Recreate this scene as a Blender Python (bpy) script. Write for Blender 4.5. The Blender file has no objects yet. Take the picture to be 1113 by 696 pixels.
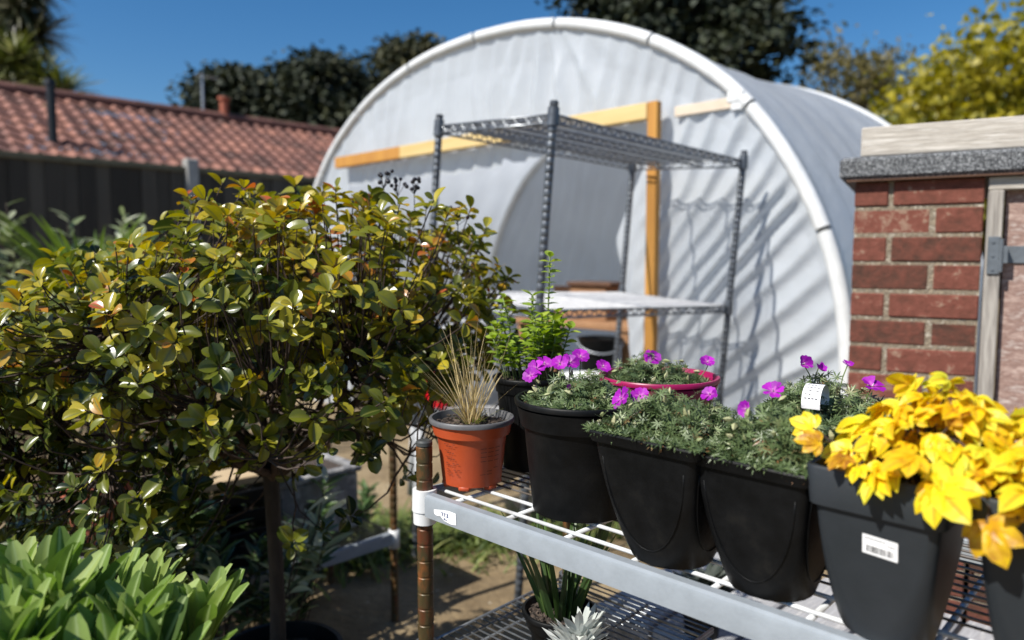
import bpy, math, random
import numpy as np
from mathutils import Vector, Matrix
rng = np.random.default_rng(11)
random.seed(5)
S = bpy.context.scene
COL = S.collection
R2 = 2 ** -.5
rad = math.radians

# ------------------------------------------------------------------ materials
def newmat(name):
    m = bpy.data.materials.new(name); m.use_nodes = True
    nt = m.node_tree
    for n in list(nt.nodes): nt.nodes.remove(n)
    out = nt.nodes.new('ShaderNodeOutputMaterial')
    return m, nt, out

def nd(nt, t, **kw):
    n = nt.nodes.new(t)
    for k, v in kw.items():
        if k in n.inputs: n.inputs[k].default_value = v
        else: setattr(n, k, v)
    return n

def ramp(nt, stops, fac=None, interp='LINEAR'):
    r = nt.nodes.new('ShaderNodeValToRGB'); cr = r.color_ramp; cr.interpolation = interp
    while len(cr.elements) < len(stops): cr.elements.new(0.5)
    for e, (p, c) in zip(cr.elements, stops):
        e.position = p; e.color = (c[0], c[1], c[2], 1)
    if fac is not None: nt.links.new(fac, r.inputs['Fac'])
    return r

def mat(name, c1, c2=None, rough=.6, scale=20, bump=0., bscale=None, metal=0., spec=.5, stretch=None, lo=.35, hi=.65, detail=6, c3=None, coat=0.):
    """noise-mottled principled surface"""
    m, nt, out = newmat(name)
    L = nt.links.new
    p = nd(nt, 'ShaderNodeBsdfPrincipled', Roughness=rough, Metallic=metal)
    p.inputs['Specular IOR Level'].default_value = spec
    p.inputs['Coat Weight'].default_value = coat
    tc = nd(nt, 'ShaderNodeTexCoord'); vec = tc.outputs['Object']
    if stretch:
        mp = nd(nt, 'ShaderNodeMapping'); mp.inputs['Scale'].default_value = stretch
        L(vec, mp.inputs['Vector']); vec = mp.outputs['Vector']
    if c2 is None: c2 = tuple(x * .75 for x in c1)
    n1 = nd(nt, 'ShaderNodeTexNoise', Scale=scale, Detail=detail, Roughness=.62); L(vec, n1.inputs['Vector'])
    st = [(lo, c1), (hi, c2)] if c3 is None else [(lo, c1), ((lo + hi) / 2, c2), (hi, c3)]
    r = ramp(nt, st, n1.outputs['Fac']); L(r.outputs['Color'], p.inputs['Base Color'])
    mr = nd(nt, 'ShaderNodeMapRange'); mr.inputs['To Min'].default_value = max(.05, rough - .12); mr.inputs['To Max'].default_value = min(1, rough + .12)
    L(n1.outputs['Fac'], mr.inputs['Value']); L(mr.outputs['Result'], p.inputs['Roughness'])
    if bump:
        n2 = nd(nt, 'ShaderNodeTexNoise', Scale=bscale or scale * 3, Detail=5.); L(vec, n2.inputs['Vector'])
        b = nd(nt, 'ShaderNodeBump', Strength=1., Distance=bump); L(n2.outputs['Fac'], b.inputs['Height']); L(b.outputs['Normal'], p.inputs['Normal'])
    L(p.outputs['BSDF'], out.inputs['Surface'])
    return m

def leafmat(name, stops, rough=.4, trans=.3, spec=.5, rib=None, mott=.25, mscale=60):
    """leaf: colour from each leaf's own tint, midrib, light mottling, light passing through"""
    m, nt, out = newmat(name); L = nt.links.new
    at = nd(nt, 'ShaderNodeAttribute', attribute_name='tint')
    tc = nd(nt, 'ShaderNodeTexCoord')
    n1 = nd(nt, 'ShaderNodeTexNoise', Scale=mscale, Detail=3.); L(tc.outputs['Object'], n1.inputs['Vector'])
    mm = nd(nt, 'ShaderNodeMath', operation='MULTIPLY_ADD'); mm.inputs[1].default_value = mott; L(n1.outputs['Fac'], mm.inputs[0])
    sub = nd(nt, 'ShaderNodeMath', operation='SUBTRACT'); sub.inputs[1].default_value = mott / 2; L(at.outputs['Fac'], sub.inputs[0]); L(sub.outputs[0], mm.inputs[2])
    r = ramp(nt, stops, mm.outputs[0]); col = r.outputs['Color']
    if rib:
        ra = nd(nt, 'ShaderNodeAttribute', attribute_name='rib')
        rr = ramp(nt, [(.0, (1, 1, 1)), (.22, (0, 0, 0))], ra.outputs['Fac'])
        mx = nd(nt, 'ShaderNodeMix', data_type='RGBA'); L(rr.outputs['Color'], mx.inputs['Factor'])
        L(col, mx.inputs[6]); mx.inputs[7].default_value = (*rib, 1); col = mx.outputs[2]
    p = nd(nt, 'ShaderNodeBsdfPrincipled', Roughness=rough); p.inputs['Specular IOR Level'].default_value = spec
    L(col, p.inputs['Base Color'])
    b = nd(nt, 'ShaderNodeBump', Strength=.5, Distance=.001); L(n1.outputs['Fac'], b.inputs['Height']); L(b.outputs['Normal'], p.inputs['Normal'])
    hs = nd(nt, 'ShaderNodeHueSaturation', Value=1.5, Saturation=1.1); L(col, hs.inputs['Color'])
    t = nd(nt, 'ShaderNodeBsdfTranslucent'); L(hs.outputs['Color'], t.inputs['Color'])
    mix = nd(nt, 'ShaderNodeMixShader', Fac=trans); L(p.outputs[0], mix.inputs[1]); L(t.outputs[0], mix.inputs[2])
    L(mix.outputs[0], out.inputs['Surface'])
    return m

def tintmat(name, stops, rough=.8, bump=.002, scale=60, amt=.5, spec=.3, stretch=None, dist=None):
    m, nt, out = newmat(name); L = nt.links.new
    at = nd(nt, 'ShaderNodeAttribute', attribute_name='tint'); tc = nd(nt, 'ShaderNodeTexCoord'); vec = tc.outputs['Object']
    if stretch:
        mp = nd(nt, 'ShaderNodeMapping'); mp.inputs['Scale'].default_value = stretch; L(vec, mp.inputs['Vector']); vec = mp.outputs['Vector']
    n1 = nd(nt, 'ShaderNodeTexNoise', Scale=scale, Detail=8., Roughness=.7); L(vec, n1.inputs['Vector'])
    a = nd(nt, 'ShaderNodeMath', operation='MULTIPLY_ADD'); a.inputs[1].default_value = amt; L(n1.outputs['Fac'], a.inputs[0])
    s = nd(nt, 'ShaderNodeMath', operation='SUBTRACT'); s.inputs[1].default_value = amt / 2; L(at.outputs['Fac'], s.inputs[0]); L(s.outputs[0], a.inputs[2])
    r = ramp(nt, stops, a.outputs[0])
    p = nd(nt, 'ShaderNodeBsdfPrincipled', Roughness=rough); p.inputs['Specular IOR Level'].default_value = spec
    L(r.outputs['Color'], p.inputs['Base Color'])
    b = nd(nt, 'ShaderNodeBump', Strength=1., Distance=bump); L(n1.outputs['Fac'], b.inputs['Height']); L(b.outputs['Normal'], p.inputs['Normal'])
    L(p.outputs[0], out.inputs['Surface'])
    return m

def filmmat(name, col=(.86, .9, .93), trans=.4):
    m, nt, out = newmat(name); L = nt.links.new
    tc = nd(nt, 'ShaderNodeTexCoord')
    n1 = nd(nt, 'ShaderNodeTexNoise', Scale=3., Detail=6.); L(tc.outputs['Object'], n1.inputs['Vector'])
    r = ramp(nt, [(.3, tuple(c * .9 for c in col)), (.7, col)], n1.outputs['Fac'])
    n2 = nd(nt, 'ShaderNodeTexNoise', Scale=9., Detail=5.); L(tc.outputs['Object'], n2.inputs['Vector'])
    b = nd(nt, 'ShaderNodeBump', Strength=.6, Distance=.012); L(n2.outputs['Fac'], b.inputs['Height'])
    p = nd(nt, 'ShaderNodeBsdfPrincipled', Roughness=.28); p.inputs['Specular IOR Level'].default_value = .5
    L(r.outputs[0], p.inputs['Base Color']); L(b.outputs[0], p.inputs['Normal'])
    t = nd(nt, 'ShaderNodeBsdfTranslucent'); L(r.outputs[0], t.inputs['Color'])
    mix = nd(nt, 'ShaderNodeMixShader', Fac=trans); L(p.outputs[0], mix.inputs[1]); L(t.outputs[0], mix.inputs[2])
    L(mix.outputs[0], out.inputs['Surface'])
    return m

M = {}
M['film'] = filmmat('polythene film', (.71, .75, .79), .52)
M['white_plastic'] = mat('white plastic', (.68, .69, .69), (.56, .575, .58), rough=.4, scale=9)
M['grey_tube'] = mat('galvanised tube', (.42, .45, .48), (.32, .34, .37), rough=.4, scale=30, metal=.6)
M['zinc'] = mat('zinc wire', (.30, .32, .34), (.16, .17, .185), rough=.38, scale=45, metal=.75)
M['zinc_post'] = mat('zinc post', (.17, .185, .205), (.08, .088, .10), rough=.42, scale=35, metal=.6, bump=.0004)
M['bar'] = mat('grey coated steel', (.27, .30, .33), (.225, .25, .275), rough=.36, scale=26, metal=.0, spec=.5, bump=.0003, bscale=180)
M['wire'] = mat('pale coated wire', (.62, .64, .65), (.35, .35, .34), rough=.45, scale=30, lo=.45, hi=.75)
M['wire_old'] = mat('tarnished wire', (.20, .19, .18), (.10, .075, .055), rough=.55, scale=30, metal=.3)
M['zinc_sunlit'] = mat('sunlit zinc wire', (.55, .55, .55), (.36, .36, .37), rough=.4, scale=30)  # paler copy of zinc: sunlight on the shelf tops put into the colour
M['rust'] = mat('rusty post', (.13, .035, .015), (.055, .045, .018), rough=.45, scale=38, bump=.0006, bscale=160, metal=.25, c3=(.22, .075, .02), lo=.3, hi=.7, stretch=(1, 1, .45))
M['dark_cap'] = mat('dark cap', (.05, .055, .055), rough=.5, scale=50)
M['black_pot'] = mat('black pot plastic', (.003, .0033, .0037), (.005, .0054, .006), rough=.46, spec=.16, scale=24, bump=.0002, bscale=300, c3=(.011, .0107, .01), lo=.40, hi=.72, detail=12)
M['slate_pot'] = mat('slate grey planter plastic', (.017, .021, .025), (.022, .026, .031), rough=.48, spec=.35, scale=14, bump=.0002, bscale=350)
M['orange_pot'] = mat('terracotta coloured plastic', (.46, .075, .022), (.38, .058, .018), rough=.38, scale=10, bump=.0001, bscale=200)
M['grey_rim'] = mat('dull grey plastic', (.12, .12, .125), (.08, .08, .085), rough=.5, scale=30)
M['print'] = mat('dark print', (.09, .02, .012), rough=.6)
M['pink_pot'] = mat('magenta plastic', (.32, .008, .085), (.24, .006, .06), rough=.35, scale=14)
M['terracotta'] = mat('terracotta', (.36, .1, .05), (.24, .07, .04), rough=.8, scale=20)
M['soil'] = mat('potting compost', (.018, .013, .01), (.07, .05, .038), rough=.95, scale=130, bump=.006, bscale=160, c3=(.16, .12, .09), lo=.4, hi=.72)
M['sticker'] = mat('white sticker', (.82, .82, .82), (.78, .78, .79), rough=.45)
M['ink'] = mat('black ink', (.02, .02, .02), rough=.6)
M['ink_blue'] = mat('blue ink', (.02, .05, .18), rough=.6)
M['red'] = mat('red paint', (.6, .012, .02), (.5, .01, .02), rough=.35)
M['chair'] = mat('grey plastic', (.42, .43, .44), (.34, .35, .36), rough=.45)
M['gold_wood'] = mat('fresh treated timber', (.50, .245, .045), (.40, .18, .035), rough=.7, scale=10, stretch=(1, 1, .12), bump=.001)
M['pale_wood'] = mat('pale sawn timber', (.66, .50, .24), (.55, .39, .15), rough=.75, scale=10, stretch=(.12, 1, 1), bump=.001)
M['film_wood'] = mat('timber seen through film', (.62, .53, .42), (.56, .46, .35), rough=.6, scale=10)
M['grey_wood'] = mat('weathered grey timber', (.38, .35, .31), (.20, .18, .16), rough=.85, scale=14, stretch=(9, 9, .6), bump=.0022, bscale=30)
M['door_wood'] = mat('weathered plywood', (.42, .31, .265), (.22, .135, .11), rough=.9, scale=26, stretch=(1, 1, 2.6), bump=.002, bscale=60, c3=(.50, .43, .39), lo=.32, hi=.72, detail=10)
M['pale_timber'] = mat('bleached timber', (.54, .505, .45), (.36, .325, .28), rough=.85, scale=12, stretch=(.7, 9, 9), bump=.003, bscale=14, c3=(.62, .59, .54), lo=.3, hi=.7)
M['galv'] = mat('galvanised plate', (.17, .19, .21), (.12, .135, .15), rough=.45, metal=.4, scale=40)
M['mortar'] = mat('lime mortar', (.29, .235, .165), (.17, .135, .095), rough=.95, scale=70, bump=.007, bscale=120, c3=(.52, .47, .38), lo=.35, hi=.7)
M['brick'] = tintmat('red brick', [(0, (.035, .022, .016)), (.3, (.075, .035, .024)), (.6, (.13, .046, .031)), (.88, (.18, .06, .042)), (1, (.27, .17, .12))], rough=.92, bump=.006, scale=30, amt=1.7)
M['slabs'] = mat('weathered grey board', (.38, .38, .39), (.28, .28, .29), rough=.8, scale=9, stretch=(9, .8, 3), bump=.001, c3=(.46, .45, .44))
M['fence'] = tintmat('dark creosoted boards', [(0, (.034, .029, .023)), (1, (.095, .082, .064))], rough=.85, scale=6, stretch=(6, 6, .5), amt=.6)
M['fence_rail'] = mat('mossy weathered rail', (.09, .08, .05), (.14, .125, .08), rough=.9, scale=12)
M['concrete'] = mat('concrete', (.33, .32, .30), (.24, .235, .22), rough=.9, scale=14, bump=.002)
M['tile'] = tintmat('clay pantiles', [(0, (.09, .05, .042)), (.5, (.185, .088, .07)), (1, (.30, .14, .10))], rough=.8, bump=.01, scale=7, amt=.45)
M['render'] = mat('house render', (.6, .57, .5), rough=.9)
M['pipe_black'] = mat('black pipe', (.012, .012, .013), rough=.4)
M['bark'] = mat('bark', (.07, .055, .042), (.035, .028, .022), rough=.9, scale=30, stretch=(1, 1, .3), bump=.003)
M['dark_bark'] = mat('dark smooth bark', (.028, .022, .017), (.014, .011, .009), rough=.8, scale=60, stretch=(1, 1, .4), bump=.0015)
M['twig'] = mat('twig', (.055, .032, .022), (.03, .02, .014), rough=.8, scale=60)
M['stem_green'] = mat('green stem', (.14, .2, .05), (.1, .13, .04), rough=.6)
M['berry'] = mat('black berries', (.008, .008, .012), (.02, .018, .025), rough=.35)
M['crate_wood'] = mat('brown crate wood', (.32, .17, .08), (.22, .11, .05), rough=.8, scale=9, stretch=(1, 1, 6))
M['dark_wood'] = mat('dark brown wood', (.1, .045, .022), rough=.7)
M['plank'] = mat('tan plank', (.5, .38, .23), (.38, .28, .16), rough=.85, scale=12, stretch=(1, 8, 8))
M['trough'] = mat('grey stone trough', (.22, .22, .225), (.14, .14, .145), rough=.85, scale=18, bump=.002, c3=(.4, .39, .38))
M['petal'] = leafmat('magenta petals', [(0, (.27, .008, .33)), (1, (.50, .022, .54))], rough=.5, trans=.35, mott=.7, mscale=260, spec=.3, rib=(.55, .12, .50))
M['flower_eye'] = mat('flower eye', (.7, .6, .65), rough=.6)
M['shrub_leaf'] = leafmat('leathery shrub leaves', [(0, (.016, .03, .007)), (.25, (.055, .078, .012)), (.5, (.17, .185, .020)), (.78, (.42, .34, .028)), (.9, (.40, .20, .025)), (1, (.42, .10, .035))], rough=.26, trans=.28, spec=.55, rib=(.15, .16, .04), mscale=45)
M['mint_leaf'] = leafmat('fresh green leaves', [(0, (.07, .14, .014)), (.6, (.24, .34, .035)), (1, (.42, .48, .07))], rough=.45, trans=.35)
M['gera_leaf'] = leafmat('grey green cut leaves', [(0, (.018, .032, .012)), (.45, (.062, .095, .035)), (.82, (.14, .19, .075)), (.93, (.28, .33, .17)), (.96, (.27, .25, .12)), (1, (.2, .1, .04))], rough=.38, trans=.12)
M['bud'] = leafmat('pale flower buds', [(0, (.28, .32, .14)), (1, (.48, .46, .27))], rough=.6, trans=.15)
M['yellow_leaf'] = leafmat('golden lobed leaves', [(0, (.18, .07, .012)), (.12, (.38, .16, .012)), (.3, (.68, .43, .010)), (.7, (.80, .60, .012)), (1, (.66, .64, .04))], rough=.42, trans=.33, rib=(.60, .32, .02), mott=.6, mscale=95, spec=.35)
M['sage_leaf'] = leafmat('soft pale green leaves', [(0, (.055, .10, .02)), (.5, (.17, .27, .05)), (1, (.32, .40, .13))], rough=.6, trans=.38, rib=(.34, .44, .18), spec=.3, mott=.55, mscale=40)
M['grey_leaf'] = leafmat('grey green leaves', [(0, (.07, .09, .035)), (.55, (.26, .31, .15)), (1, (.62, .65, .50))], rough=.5, trans=.25)
M['strap_leaf'] = leafmat('strap leaves', [(0, (.05, .09, .02)), (1, (.2, .3, .05))], rough=.4, trans=.3)
M['sword_leaf'] = leafmat('dark sword leaves', [(0, (.02, .045, .018)), (1, (.08, .14, .035))], rough=.4, trans=.2)
M['silver_leaf'] = leafmat('silver white leaves', [(0, (.4, .43, .4)), (1, (.66, .68, .66))], rough=.7, trans=.15)
M['dark_leaf'] = leafmat('dark succulent leaves', [(0, (.015, .022, .018)), (1, (.06, .07, .055))], rough=.4, trans=.1)
M['dry_leaf'] = leafmat('dry brown foliage', [(0, (.07, .05, .028)), (1, (.22, .18, .09))], rough=.8, trans=.2)
M['straw'] = leafmat('straw grass blades', [(0, (.14, .19, .035)), (.35, (.36, .27, .10)), (1, (.58, .46, .24))], rough=.6, trans=.25)
M['weed'] = leafmat('grass and weeds', [(0, (.05, .09, .02)), (.6, (.14, .19, .04)), (1, (.27, .28, .09))], rough=.55, trans=.3)
M['conifer'] = leafmat('dark conifer foliage', [(0, (.008, .014, .007)), (.7, (.022, .032, .012)), (1, (.055, .06, .018))], rough=.7, trans=.1, mott=.3, mscale=1.)
M['cedar'] = leafmat('bronze green conifer foliage', [(0, (.012, .018, .008)), (.6, (.04, .045, .015)), (1, (.10, .085, .028))], rough=.7, trans=.12, mott=.3, mscale=1.)
M['yellow_tree'] = leafmat('yellow green spring leaves', [(0, (.07, .09, .012)), (.45, (.24, .22, .015)), (1, (.48, .40, .03))], rough=.5, trans=.35, mott=.3, mscale=1.)
M['olive_leaf'] = leafmat('sparse olive leaves', [(0, (.06, .06, .018)), (1, (.24, .19, .06))], rough=.6, trans=.3, mott=.2, mscale=1.)
M['palm_leaf'] = leafmat('cordyline blades', [(0, (.02, .03, .014)), (.6, (.09, .10, .04)), (1, (.42, .40, .30))], rough=.4, trans=.15, mott=.2, mscale=1.)
M['palm_green'] = leafmat('green spiky blades', [(0, (.05, .07, .015)), (.6, (.17, .19, .035)), (1, (.45, .43, .25))], rough=.4, trans=.2, mott=.2, mscale=1.)

# felt coping: black with pale mineral granules
def granules():
    m, nt, out = newmat('mineral felt'); L = nt.links.new
    tc = nd(nt, 'ShaderNodeTexCoord')
    v = nd(nt, 'ShaderNodeTexVoronoi', Scale=430.); L(tc.outputs['Object'], v.inputs['Vector'])
    n = nd(nt, 'ShaderNodeTexNoise', Scale=200., Detail=3.); L(tc.outputs['Object'], n.inputs['Vector'])
    sp = nd(nt, 'ShaderNodeSeparateColor'); L(v.outputs['Color'], sp.inputs[0])
    r = ramp(nt, [(.0, (.022, .024, .027)), (.45, (.05, .053, .058)), (.7, (.12, .125, .13)), (.95, (.34, .35, .36))], sp.outputs[0])
    p = nd(nt, 'ShaderNodeBsdfPrincipled', Roughness=.85); L(r.outputs[0], p.inputs['Base Color'])
    b = nd(nt, 'ShaderNodeBump', Strength=1., Distance=.003); L(n.outputs[0], b.inputs['Height']); L(b.outputs[0], p.inputs['Normal'])
    L(p.outputs[0], out.inputs['Surface']); return m
M['felt'] = granules()

def groundmat():
    m, nt, out = newmat('trodden earth path'); L = nt.links.new
    tc = nd(nt, 'ShaderNodeTexCoord')
    n = nd(nt, 'ShaderNodeTexNoise', Scale=2.2, Detail=10., Roughness=.7); L(tc.outputs['Object'], n.inputs['Vector'])
    r = ramp(nt, [(.32, (.11, .075, .038)), (.5, (.20, .145, .078)), (.68, (.30, .235, .14))], n.outputs[0])
    v = nd(nt, 'ShaderNodeTexVoronoi', Scale=26.); L(tc.outputs['Object'], v.inputs['Vector'])
    sp = nd(nt, 'ShaderNodeSeparateColor'); L(v.outputs['Color'], sp.inputs[0])
    d = ramp(nt, [(.10, (1, 1, 1)), (.16, (0, 0, 0))], v.outputs['Distance'])
    g = ramp(nt, [(.86, (0, 0, 0)), (.9, (1, 1, 1))], sp.outputs[0])
    mu = nd(nt, 'ShaderNodeMath', operation='MULTIPLY'); L(d.outputs[0], mu.inputs[0]); L(g.outputs[0], mu.inputs[1])
    mx = nd(nt, 'ShaderNodeMix', data_type='RGBA'); L(mu.outputs[0], mx.inputs[0]); L(r.outputs[0], mx.inputs[6]); mx.inputs[7].default_value = (.48, .44, .36, 1)
    n3 = nd(nt, 'ShaderNodeTexNoise', Scale=30., Detail=8.); L(tc.outputs['Object'], n3.inputs['Vector'])
    b = nd(nt, 'ShaderNodeBump', Strength=1., Distance=.012); L(n3.outputs[0], b.inputs['Height'])
    p = nd(nt, 'ShaderNodeBsdfPrincipled', Roughness=.9); L(mx.outputs[2], p.inputs['Base Color']); L(b.outputs[0], p.inputs['Normal'])
    L(p.outputs[0], out.inputs['Surface']); return m
M['ground'] = groundmat()

# ------------------------------------------------------------------ scene graph helpers
def thing(name, label, cat, loc=(0, 0, 0), rotz=0., group=None):
    o = bpy.data.objects.new(name, None); COL.objects.link(o)
    o.empty_display_size = .05
    o.location = loc; o.rotation_euler = (0, 0, rotz)
    o['label'] = label; o['category'] = cat
    if group: o['group'] = group
    return o

def tag(o, label, cat, group=None, kind=None):
    if label: o['label'] = label
    if cat: o['category'] = cat
    if group: o['group'] = group
    if kind: o['kind'] = kind
    return o

class MB:
    """collects faces, builds one mesh object"""
    def __init__(s): s.v = []; s.f = []; s.t = []; s.rb = []; s.mi = []; s.n = 0; s.cur = 0; s.tint = .5
    def add(s, verts, faces, tint=None, rib=None):
        verts = np.asarray(verts, float).reshape(-1, 3)
        s.v.append(verts); k = len(verts)
        s.t.append(np.broadcast_to(np.asarray(s.tint if tint is None else tint, float), (k,)))
        s.rb.append(np.ones(k) if rib is None else np.asarray(rib, float))
        for f in faces: s.f.append([int(i) + s.n for i in f]); s.mi.append(s.cur)
        s.n += k
    def box(s, c, size, rot=None, bev=0., tint=None):
        hx, hy, hz = (np.asarray(size) / 2)
        if bev > 0:
            b = min(bev, hx * .9, hy * .9, hz * .9); vs = []; idx = {}
            for sx in (-1, 1):
                for sy in (-1, 1):
                    for sz in (-1, 1):
                        idx[(sx, sy, sz)] = len(vs)
                        vs += [(sx * hx, sy * (hy - b), sz * (hz - b)), (sx * (hx - b), sy * hy, sz * (hz - b)), (sx * (hx - b), sy * (hy - b), sz * hz)]
            fs = []
            I = lambda a, k: idx[a] + k
            for q in (-1, 1):
                fs.append([I((q, -1, -1), 0), I((q, 1, -1), 0), I((q, 1, 1), 0), I((q, -1, 1), 0)][::q])
                fs.append([I((-1, q, -1), 1), I((-1, q, 1), 1), I((1, q, 1), 1), I((1, q, -1), 1)][::q])
                fs.append([I((-1, -1, q), 2), I((1, -1, q), 2), I((1, 1, q), 2), I((-1, 1, q), 2)][::q])
            for a in (-1, 1):
                for b_ in (-1, 1):
                    o = a * b_
                    fs.append([I((a, b_, -1), 0), I((a, b_, -1), 1), I((a, b_, 1), 1), I((a, b_, 1), 0)][::o])
                    fs.append([I((a, -1, b_), 0), I((a, 1, b_), 0), I((a, 1, b_), 2), I((a, -1, b_), 2)][::o])
                    fs.append([I((-1, a, b_), 1), I((-1, a, b_), 2), I((1, a, b_), 2), I((1, a, b_), 1)][::o])
                    for c_ in (-1, 1):
                        fs.append([I((a, b_, c_), 0), I((a, b_, c_), 1), I((a, b_, c_), 2)][::a * b_ * c_])
            V = np.array(vs)
        else:
            V = np.array([(x, y, z) for x in (-hx, hx) for y in (-hy, hy) for z in (-hz, hz)])
            fs = [(0, 1, 3, 2), (4, 6, 7, 5), (0, 4, 5, 1), (2, 3, 7, 6), (0, 2, 6, 4), (1, 5, 7, 3)]
        if rot is not None: V = V @ np.array(rot).T
        s.add(V + np.asarray(c, float), fs, tint)
        return s
    def tube(s, path, r, n=8, caps=True, tint=None):
        P = np.asarray(path, float); k = len(P)
        rr = np.broadcast_to(np.asarray(r, float), (k,))
        T = np.gradient(P, axis=0); T /= np.linalg.norm(T, axis=1)[:, None] + 1e-12
        up = np.array([0, 0, 1.]) if abs(T[0, 2]) < .9 else np.array([1., 0, 0])
        a = np.linspace(0, 2 * math.pi, n, endpoint=False); vs = []
        nrm = up - T[0] * (up @ T[0]); nrm /= np.linalg.norm(nrm)
        for i in range(k):
            nrm = nrm - T[i] * (nrm @ T[i]); nrm /= np.linalg.norm(nrm) + 1e-12
            b = np.cross(T[i], nrm)
            vs.append(P[i] + rr[i] * (np.outer(np.cos(a), nrm) + np.outer(np.sin(a), b)))
        fs = [(i * n + j, i * n + (j + 1) % n, (i + 1) * n + (j + 1) % n, (i + 1) * n + j) for i in range(k - 1) for j in range(n)]
        if caps: fs += [tuple(range(n))[::-1], tuple(range((k - 1) * n, k * n))]
        s.add(np.concatenate(vs), fs, tint); return s
    def lathe(s, prof, n=32, c=(0, 0, 0)):
        prof = np.asarray(prof, float); k = len(prof); a = np.linspace(0, 2 * math.pi, n, endpoint=False)
        V = np.stack([np.outer(prof[:, 0], np.cos(a)), np.outer(prof[:, 0], np.sin(a)), np.repeat(prof[:, 1][:, None], n, 1)], -1).reshape(-1, 3)
        fs = [(i * n + j, i * n + (j + 1) % n, (i + 1) * n + (j + 1) % n, (i + 1) * n + j) for i in range(k - 1) for j in range(n)]
        s.add(V + np.asarray(c, float), fs); return s
    def grid(s, P, tint=None):
        a, b = P.shape[:2]
        fs = [(i * b + j, (i + 1) * b + j, (i + 1) * b + j + 1, i * b + j + 1) for i in range(a - 1) for j in range(b - 1)]
        s.add(P.reshape(-1, 3), fs, tint); return s
    def leaves(s, tpl, pos, fwd, up, scale, tint):
        V, F, RB = tpl; n = len(pos)
        pos = np.asarray(pos, float); fwd = np.asarray(fwd, float); up = np.asarray(up, float)
        f = fwd / (np.linalg.norm(fwd, axis=1)[:, None] + 1e-9)
        x = np.cross(f, up); x /= np.linalg.norm(x, axis=1)[:, None] + 1e-9
        z = np.cross(x, f)
        sc = np.asarray(scale, float)
        if sc.ndim == 1: sc = np.repeat(sc[:, None], 3, 1)
        W = (V[None, :, 0, None] * sc[:, None, 0, None] * x[:, None] + V[None, :, 1, None] * sc[:, None, 1, None] * f[:, None] + V[None, :, 2, None] * sc[:, None, 2, None] * z[:, None]) + pos[:, None]
        k = len(V); base = s.n
        s.v.append(W.reshape(-1, 3)); s.t.append(np.repeat(np.asarray(tint, float), k)); s.rb.append(np.tile(RB, n))
        for i in range(n):
            o = base + i * k
            for q in F: s.f.append([j + o for j in q]); s.mi.append(s.cur)
        s.n += n * k; return s
    def build(s, name, mats, parent=None, smooth=False, loc=None, sharp=None):
        me = bpy.data.meshes.new(name)
        V = np.concatenate(s.v) if s.v else np.zeros((0, 3))
        me.from_pydata(V.tolist(), [], s.f)
        if not isinstance(mats, (list, tuple)): mats = [mats]
        for m in mats: me.materials.append(m)
        if len(mats) > 1: me.polygons.foreach_set('material_index', s.mi)
        if s.v:
            at = me.attributes.new('tint', 'FLOAT', 'POINT'); at.data.foreach_set('value', np.concatenate(s.t).astype(np.float32))
            at = me.attributes.new('rib', 'FLOAT', 'POINT'); at.data.foreach_set('value', np.concatenate(s.rb).astype(np.float32))
        if smooth: me.polygons.foreach_set('use_smooth', [True] * len(me.polygons))
        if smooth and sharp: me.set_sharp_from_angle(angle=rad(sharp))
        me.update()
        o = bpy.data.objects.new(name, me); COL.objects.link(o)
        if loc is not None: o.location = loc
        if parent is not None: o.parent = parent
        return o

def unit(v): v = np.asarray(v, float); return v / (np.linalg.norm(v, axis=-1, keepdims=True) + 1e-12)
def rvec(n): return unit(rng.normal(size=(n, 3)))
def UV(u, v, z=0.): return ((u + v) * R2, (v - u) * R2, z)     # the yard's own grid: everything in it stands at 45 degrees
ROT = rad(-45)

# value noise for cloth folds
_tab = rng.random((64, 64))
def vnoise(x, y):
    x = np.asarray(x, float); y = np.asarray(y, float)
    xi = np.floor(x).astype(int); yi = np.floor(y).astype(int); fx = x - xi; fy = y - yi
    fx = fx * fx * (3 - 2 * fx); fy = fy * fy * (3 - 2 * fy)
    t = lambda i, j: _tab[i % 64, j % 64]
    return (t(xi, yi) * (1 - fx) + t(xi + 1, yi) * fx) * (1 - fy) + (t(xi, yi + 1) * (1 - fx) + t(xi + 1, yi + 1) * fx) * fy

# leaf templates: x across, y along, z up
def leaf_tpl(prof, rows=5, fold=.15, curl=.1, cup=0.):
    """prof: function t->half width; unit length"""
    V = []; RB = []
    for i in range(rows + 1):
        t = i / rows; w = prof(t)
        for x in (-1, -.5, 0, .5, 1):
            V.append((x * w, t, fold * abs(x) * w - curl * t * t + cup * (x * w) ** 2)); RB.append(abs(x))
    F = [(i * 5 + j, i * 5 + j + 1, (i + 1) * 5 + j + 1, (i + 1) * 5 + j) for i in range(rows) for j in range(4)]
    return np.array(V), F, np.array(RB)
def blade_tpl(w=.03, curl=.25, rows=5, taper=1.):
    V = []; RB = []
    for i in range(rows + 1):
        t = i / rows; ww = w * (1 - t ** 2 * taper) ** .8 + .0005
        for x in (-1, 0, 1): V.append((x * ww, t * (1 - .1 * t * curl), .25 * abs(x) * ww - curl * t * t)); RB.append(abs(x))
    F = [(i * 3 + j, i * 3 + j + 1, (i + 1) * 3 + j + 1, (i + 1) * 3 + j) for i in range(rows) for j in range(2)]
    return np.array(V), F, np.array(RB)
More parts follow.
